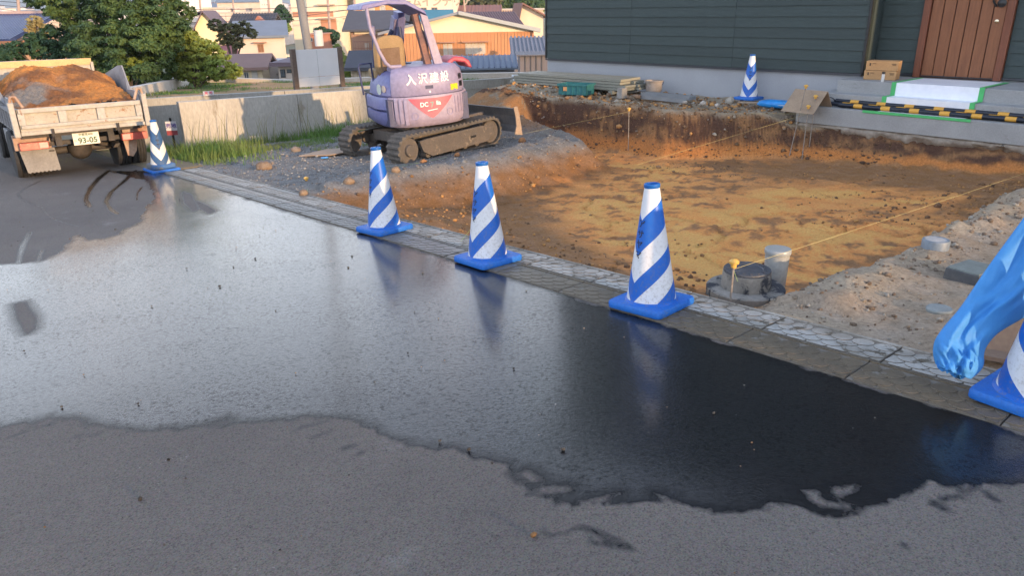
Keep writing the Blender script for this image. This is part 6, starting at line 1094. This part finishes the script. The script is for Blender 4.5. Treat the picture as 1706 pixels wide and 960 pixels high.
b = Bld('tiled_house', 'house with a dark tiled roof and a cream gable turned to the right', 'house', 795, 872, 56, 80, 58, .35, 6, (.66, .54, .38)); b.gable(1.35, R_PU, .4, 'x', .5, None, .16, 22)
b = Bld('tall_house', 'cream house side seen past the tiled roof beside the green house', 'house', 866, 905, 26, 80, 66, .1, 6, (.70, .58, .44)); b.gable(.9, wm((.22, .11, .09)), .5, 'y', .1); b.win(882, 890, 55, 66)
b = Bld('long_building', 'long low cream building in front of the dark wood', 'building', 830, 905, 17, 60, 95, 0, 8, (.60, .46, .34)); b.flat()
for i in range(5): b.box('wall_band', 832, 885, 22 + i * 7, 23 + i * 7, wm((.42, .30, .22)))
b = Bld('pink_building', 'low pinkish corrugated building behind the orange house roof', 'building', 725, 830, 22, 60, 90, 0, 7, (.52, .28, .22)); b.gable(.7, wm((.30, .14, .11)), .4, 'x', .5, ribs=20)
for i in range(16): MB().bb(b.w * (i + .5) / 16 - .05, b.w * (i + .5) / 16 + .05, -.05, -.002, 0, b.h - .02).build('cladding_rib', wm((.52, .28, .22)), b.t)
b = Bld('teal_roof_house', 'small cream house with a bright teal roof', 'house', 697, 752, 36, 60, 62, .10, 4, (.74, .64, .50)); b.gable(.75, R_TE, .25, 'x', .5, ribs=0)
# big pale building with roof lettering
b = Bld('sign_building', 'large cream building with writing along its top behind the excavator canopy', 'building', 587, 752, -22, 70, 82, 0, 12, (.76, .66, .50)); b.flat()
for (x0, x1) in ((590, 600), (622, 630), (640, 652)): b.box('orange_panel', x0, x1, 5, 62, wm((.60, .28, .10)))
for (x0, x1) in ((602, 620), (632, 639)): b.box('grey_panel', x0, x1, 8, 60, wm((.44, .42, .40)))
for x0 in (684, 699, 717): b.win(x0, x0 + 10, 10, 23, M_GL, wm((.42, .24, .16)), 1)
vs, fs = text_mesh('ホームインテリア', 1.05, .03); MB().add([(b.X(718) + v.x, -.03, b.Z(2) + v.y) for v in vs], fs).build('lettering', wm((.45, .36, .28)), b.t)
b = Bld('wooden_building', 'brown timber building with balconies seen through the excavator canopy', 'building', 584, 668, 48, 100, 52, .05, 6, (.36, .22, .16)); b.gable(1.0, R_DK, .5, 'x', .5)
b.box('pale_band', 590, 667, 50, 56, wm((.66, .56, .40)), -.1, -.01); 
for y in (66, 76): b.box('balcony_rail', 590, 640, y, y + 1.3, wm((.28, .16, .12)), -.9, -.8)
for x in range(592, 640, 5): b.box('baluster', x, x + 1, 66, 82, wm((.32, .19, .14)), -.88, -.82)
b.box('lower_wall', 590, 640, 83, 100, wm((.68, .56, .40)), -.95, -.02); b.win(604, 612, 70, 80, M_CUR); b.win(620, 630, 70, 80, M_CUR)
b = Bld('small_shed', 'small shed with a dark hipped roof left of the excavator', 'shed', 584, 640, 114, 134, 31, .03, 2.4, (.50, .42, .32)); b.gable(.5, R_DK, .22, 'x', .5)
for i in range(8): MB().bb(b.w * (i + .5) / 8 - .01, b.w * (i + .5) / 8 + .01, -.02, -.002, 0, b.h - .02).build('batten', wm((.36, .29, .22)), b.t)
# white house with blue roof
b = Bld('white_house', 'white two storey house with a pale blue roof left of the sign board', 'house', 394, 473, 62, 125, 46, .28, 5.5, (.60, .50, .42)); b.gable(.75, R_BL, .28, 'x', .55, wm((.78, .70, .52)), .14); b.win(427, 437, 73, 86, plain('amber_glass', (.25, .12, .06), .3), wm((.34, .2, .14)), 1, True)  # front wall dimmer, gable brighter: shade and sun put into the colours
MB().bb(b.w + .001, b.w + .02, .05, b.D - .05, 0, b.h - .02).build('side_wall', wm((.80, .72, .54)), b.t); MB().bb(b.w + .02, b.w + .4, 1.5, 3.4, b.h * .72, b.h * .72 + .08).build('awning', wm((.7, .62, .5)), b.t)  # side wall coloured lighter as the sunlit side
b = Bld('white_house', 'low mauve white extension below the white house with small dark window', 'house', 437, 476, 105, 132, 38, .05, 3, (.56, .52, .52)); b.flat(R_GR2, .05); b.win(458, 462, 121, 125)
b = Bld('flat_shed', 'flat dark roofed shed with two windows immediately left of the sign board', 'shed', 463, 500, 110, 134, 35, .03, 3, (.52, .44, .38)); MB().bb(-.3, b.w + .2, -.3, 3.2, b.h, b.h + .18).build('roof', R_PU, b.t); b.win(466, 474, 115, 128, M_GL, M_BLK); b.win(477, 492, 115, 121, M_GL, M_BLK)
b = Bld('brown_roof_house', 'low cream house with a brown roof at the edge of the bamboo', 'house', 372, 436, 113, 134, 36, .12, 2.4, (.66, .55, .38)); b.gable(.42, wm((.24, .15, .13)), .35, 'x', .5); b.win(405, 413, 120, 134); b.win(418, 428, 118, 134, wm((.5, .48, .46)))
b = Bld('pink_shed', 'dusty pink shed between the bamboo and the white house', 'shed', 366, 398, 76, 98, 50, .1, 4, W_PK); MB().prism([(-.2, b.h), (b.w + .2, b.h + .5), (b.w + .2, b.h + .6), (-.2, b.h + .1)], 'y', -.1, 4).build('roof', wm(W_PK), b.t)
b = Bld('cream_gable_house', 'cream gabled house with a plum roof behind the bamboo', 'house', 325, 362, 46, 80, 62, .25, 9, (.80, .66, .40)); b.gable(1.15, R_PU, .4, 'y', .45)
MB().prism([(-4.6, b.h - .1), (b.w * .45, b.h + 1.2), (b.w * .45, b.h + 1.3), (-4.6, b.h - .0)], 'y', .5, 8).build('roof', R_PU, b.t)
b = Bld('tiled_cottage', 'cottage with a dark tiled roof and a reddish gable below the conifer', 'house', 386, 448, 46, 60, 68, .12, 6, (.72, .58, .36)); b.gable(1.0, R_DK, .4, 'x', .5, None, .15, 16); MB().prism([(b.w * .55, b.h), (b.w + .3, b.h), (b.w * .78, b.h + .95)], 'y', -.8, .3).build('gable', wm((.36, .15, .10)), b.t)
# white block and long buildings on the skyline
b = Bld('white_tower', 'white stepped tower building above the dark tree', 'building', 292, 316, -14, 45, 150, 0, 10, (.82, .77, .70)); b.flat(); b.win(299, 308, 16, 23, plain('amber_glass', (.25, .12, .06))); [b.box('vent', x, x + 2, 4, 7, wm((.4, .4, .4))) for x in (294, 299, 304, 309)]
b = Bld('white_block', 'low white block left of the stepped white tower', 'building', 274, 296, 15, 45, 145, 0, 10, (.80, .74, .66)); b.flat(); b.win(283, 290, 27, 31)
b = Bld('orange_block', 'small orange and white block above the right shoulder of the dark tree', 'building', 262, 276, 3, 30, 160, 0, 8, (.58, .27, .14)); b.flat(); b.box('white_edge', 275, 281, 3, 25, wm((.78, .72, .66)))
b = Bld('long_hall', 'long white hall right of the stepped tower', 'hall', 312, 350, 14, 40, 155, 0, 12, (.80, .70, .56)); b.flat()
b = Bld('long_hall', 'very long pinkish white hall across the skyline', 'hall', 330, 462, 22, 45, 140, 0, 14, (.70, .56, .46)); b.flat()
for i in range(12): b.box('wall_joint', 335 + i * 10, 335.7 + i * 10, 23, 36, wm((.5, .38, .32)))
b = Bld('narrow_tower', 'tall narrow cream tower block on the skyline above the conifer', 'tower', 429, 447, -25, 30, 170, 0, 9, (.76, .66, .56)); b.flat(); [b.box('window_slot', x, x + 1.6, y, y + 1.6, wm((.4, .36, .34))) for x in (432, 436, 440, 443) for y in (-8, 3, 13)]
for k, (x, Y, lab) in enumerate(((364, 170, 'left'), (377, 150, 'middle'), (388, 150, 'right'), (409, 175, 'far right'))):
    b = Bld('roof_structure', lab + ' of the small rooftop structures rising from the long pinkish hall', 'structure', x, x + 6, 14, 24, Y, 0, 2, (.72, .55, .46)); b.flat(th=.1)
b = Bld('apartment_block', 'cream apartment block with terracotta bands behind the thick pole', 'apartments', 482, 560, -12, 60, 78, .0, 9, (.76, .66, .50)); b.flat(); b.box('terracotta_band', 484, 552, 16, 24, wm((.50, .24, .15))); b.box('terracotta_panel', 530, 556, 26, 44, wm((.52, .26, .16)))
b.win(516, 521, 40, 47); b.win(535, 545, 28, 36, M_GL, None, 2); b.win(505, 512, 18, 23); [b.box('balcony', 528, 556, y, y + 2, wm((.6, .42, .32)), -.5, -.02) for y in (5, 26, 44)]
MB().bb(-.02, -.001, .02, 8.9, 0, b.h - .01).build('side_wall', wm((.40, .42, .48)), b.t)
b = Bld('brick_shop', 'low reddish shop at the foot of the apartment block', 'shop', 512, 535, 58, 80, 66, 0, 4, (.48, .20, .12)); b.flat(wm((.4, .2, .14)), .1); b.win(514, 520, 62, 68)
b = Bld('street_house', 'narrow cream house at the left side of the far street', 'house', 560, 570, 38, 58, 130, 0, 6, (.70, .54, .38)); b.flat()
b = Bld('street_house', 'dark roofed house where the far street ends', 'house', 572, 590, 38, 50, 190, 0, 8, (.22, .22, .26)); b.gable(1.2, R_DK, .3, 'x')
# left
b = Bld('blue_tile_house', 'house with a bright blue tiled roof at the left edge', 'house', -60, 12, 66, 95, 36, -.12, 6, (.42, .24, .14)); 
MB().prism([(-.6, b.h - .15), (3, b.h + .95), (3, b.h + 1.07), (-.6, b.h - .03)], 'x', -1, b.w + .6).build('roof', R_TILE, b.t)
for i in range(26): x = -1 + (b.w + 1.5) * i / 25; MB().prism([(-.6, b.h - .028), (3, b.h + 1.072), (3, b.h + 1.13), (-.6, b.h + .03)], 'x', x, x + .10).build('tile_row', R_TILE, b.t)
MB().bb(-1, b.w + 1.3, -.66, -.605, b.h - .26, b.h - .05).build('eave_board', wm((.55, .22, .10)), b.t); MB().prism([(-.5, b.h + 1.08), (b.w + 1.2, b.h + 1.08), (b.w + 1.2, b.h + 1.22), (-.5, b.h + 1.22)], 'y', 2.9, 3.15).build('ridge', wm((.45, .33, .30)), b.t)
b = Bld('far_hall', 'long cream hall behind the blue tiled roof at the far left', 'hall', -60, 62, 27, 45, 150, 0, 12, (.74, .62, .50)); b.flat()
b = Bld('tan_hall', 'tan hall just above the far end of the blue roof', 'hall', 44, 66, 29, 48, 120, 0, 9, (.66, .50, .38)); b.flat(); b = Bld('grey_tower', 'pale box on the roof line at the upper left corner', 'building', 3, 11, 14, 30, 160, 0, 3, (.74, .66, .58)); b.flat(th=.1)
# loose filling of distant houses
random.seed(21); cols = [(.70, .62, .52), (.62, .50, .40), (.76, .70, .62), (.50, .42, .38), (.56, .56, .58), (.66, .46, .34)]
words = ['cream', 'tan', 'white', 'brown', 'grey', 'terracotta']; lefts = ['far left of the skyline', 'upper left behind the dark tree', 'skyline left of the thick pole', 'end of the far street', 'skyline behind the canopy', 'behind the dark wood']
combos = [(a, b, c) for c in range(6) for a in range(6) for b in range(4)]; random.shuffle(combos); seen = set()
for i in range(90):
    Y = random.uniform(170, 900); px = random.uniform(-40, 880); w_ = random.uniform(7, 16) * F / Y; reg = min(5, int((px + 40) / 154))
    ch = [c for c in combos if c[2] == reg and c not in seen]
    if not ch: continue
    c = ch[0]; seen.add(c); h = random.uniform(3.5, 9) * (1 if Y < 500 else 1.6); yt = 12 + (HCAM - (-4.4 + h)) / Y * F + (853 - px) * .016
    b = Bld('distant_house', 'distant %s house with a %s, %s' % (words[c[0]], ['black roof', 'blue roof', 'plum roof', 'brick red roof'][c[1]], lefts[reg]), 'house', px, px + w_, yt, yt + 5, Y, random.uniform(-.3, .3), random.uniform(6, 10), cols[c[0]], grp='distant houses of the town')
    b.gable(random.uniform(1, 2.2), [R_DK, R_BL, R_PU, R_TC][c[1]], .4, 'xy'[i % 2])
# far street and cars
st = MB(); L_ = [(552, 128), (556, 90), (562, 62), (566, 50), (569, 43)]; R_ = [(592, 128), (584, 90), (579, 62), (576, 50), (574, 43)]
pts = [G(x, y + 0, -4.05) for x, y in L_] + [G(x, y, -4.05) for x, y in R_]; st.add(pts, [(i, 5 + i, 6 + i, i + 1) for i in range(4)]); struct(st.build('street', mat('street_grey', (.16, .15, .16), (.13, .125, .13), scale=.3, rough=.8)))
def far_car(px, py, lab, c, ang):
    p = G(px, py, -4.0); t = thing('parked_car', lab, 'car', (p.x, p.y, -4.04), ang, 'cars in the far street'); MB().prism([(-2.0, .25), (2.0, .25), (2.05, .75), (1.2, .85), (.7, 1.42), (-1.1, 1.42), (-1.7, .9), (-2.05, .8)], 'y', -.82, .82).build('body', c, t, bevel=.06)
    MB().prism([(1.05, .9), (.65, 1.36), (-1.02, 1.36), (-1.5, .93)], 'y', -.83, .83).build('windows', M_BLK, t)
    for x in (-1.25, 1.25):
        for s in (-1, 1): MB().lathe([(0, -.1), (.32, -.1), (.32, .1), (0, .1)], 14, (x, s * .74, .32), M=Matrix.Rotation(pi / 2, 4, 'X')).build('wheel', M_TY, t)
MCW = plain('car_white', (.75, .74, .72), .3)
far_car(574, 62, 'white car driving on the far street, lower one', MCW, 1.45); far_car(574, 54, 'white car farther up the far street', MCW, 1.5); far_car(545, 77, 'white car parked below the round dark bush', MCW, .4); far_car(556, 78, 'small pale car at the right of the round dark bush', plain('car_silver', (.5, .5, .5), .3), 1.2)
# ================================================================ UNSEEN HOUSES AND TREE ADDED BEHIND THE VIEWPOINT (to shade road, pit and sign board)
ps, pp = Vector((sx, sy, 0)).normalized(), Vector((-sy, sx, 0)).normalized()
def shade_house(lab, q0, q1, a, htop, rise, dpt, c):
    o = ps * a + pp * q0; t = thing('added_shade_house', lab, 'house', (o.x, o.y, -.6), math.atan2(pp.y, pp.x)); L = q1 - q0; H = htop + .6 - rise; MB().bb(0, L, -dpt, 0, 0, H).build('wall', wm(c), t)
    MB().prism([(-dpt - .5, H - .1), (.5, H - .1), (-dpt / 2, H + rise)], 'x', -.0, L).build('roof', R_DK, t)
    for i in range(int(L // 3)): f = MB().bb(i * 3 + .8, i * 3 + 2.3, -.01, .03, 1.0, 2.2).build('window', M_ALU, t); MB().bb(i * 3 + .86, i * 3 + 2.24, .031, .036, 1.06, 2.14).build('pane', M_GL, f)
TN = math.tan(SUN_EL)
shade_house('unseen long low house added behind the viewpoint to shade road and pit', -7, 9.9, 24, 1.0 + 20.5 * TN, 1.3, 7, (.6, .55, .48)); shade_house('unseen two storey house added to shade the porch side', 9.85, 17, 26, 2.1 + 22.5 * TN, 1.3, 7, (.45, .45, .46))  # added out of view, roof heights set by the shadow they throw
def shade_pt(q, a, w_): o = ps * a + pp * q; return (o.x, o.y, w_ + a * TN)
_bl = [shade_pt(q, 33, w_) + (r_,) for q, w_, r_ in ((8.35, 2.55, .62), (8.9, 2.5, .7), (9.45, 2.6, .65), (8.6, 3.1, .5), (9.2, 3.15, .5), (8.1, 2.5, .4))]
tree('added_shade_tree', 'unseen dense round tree added to shade the sign board', Vector(shade_pt(8.9, 33, 0)[:2] + (-.6,)), _bl, 16000, .09, ML1, seed=31, tr_=.12)  # added out of view, crown sized to keep the sun off the sign board
# ================================================================ HAZE
hz = MB().bb(-6500, 6500, -1500, 6000, -9, 300).build('haze', None)
hm = bpy.data.materials.new('haze_air'); hm.use_nodes = True; hn = hm.node_tree; hn.nodes.remove(hn.nodes['Principled BSDF'])
pv = hn.nodes.new('ShaderNodeVolumePrincipled'); pv.inputs['Color'].default_value = (.82, .90, 1, 1); pv.inputs['Density'].default_value = .00028; pv.inputs['Anisotropy'].default_value = .2
hn.links.new(pv.outputs[0], hn.nodes['Material Output'].inputs['Volume']); hz.data.materials.clear(); hz.data.materials.append(hm)
tag(hz, 'pale haze over the town', 'haze', kind='stuff')
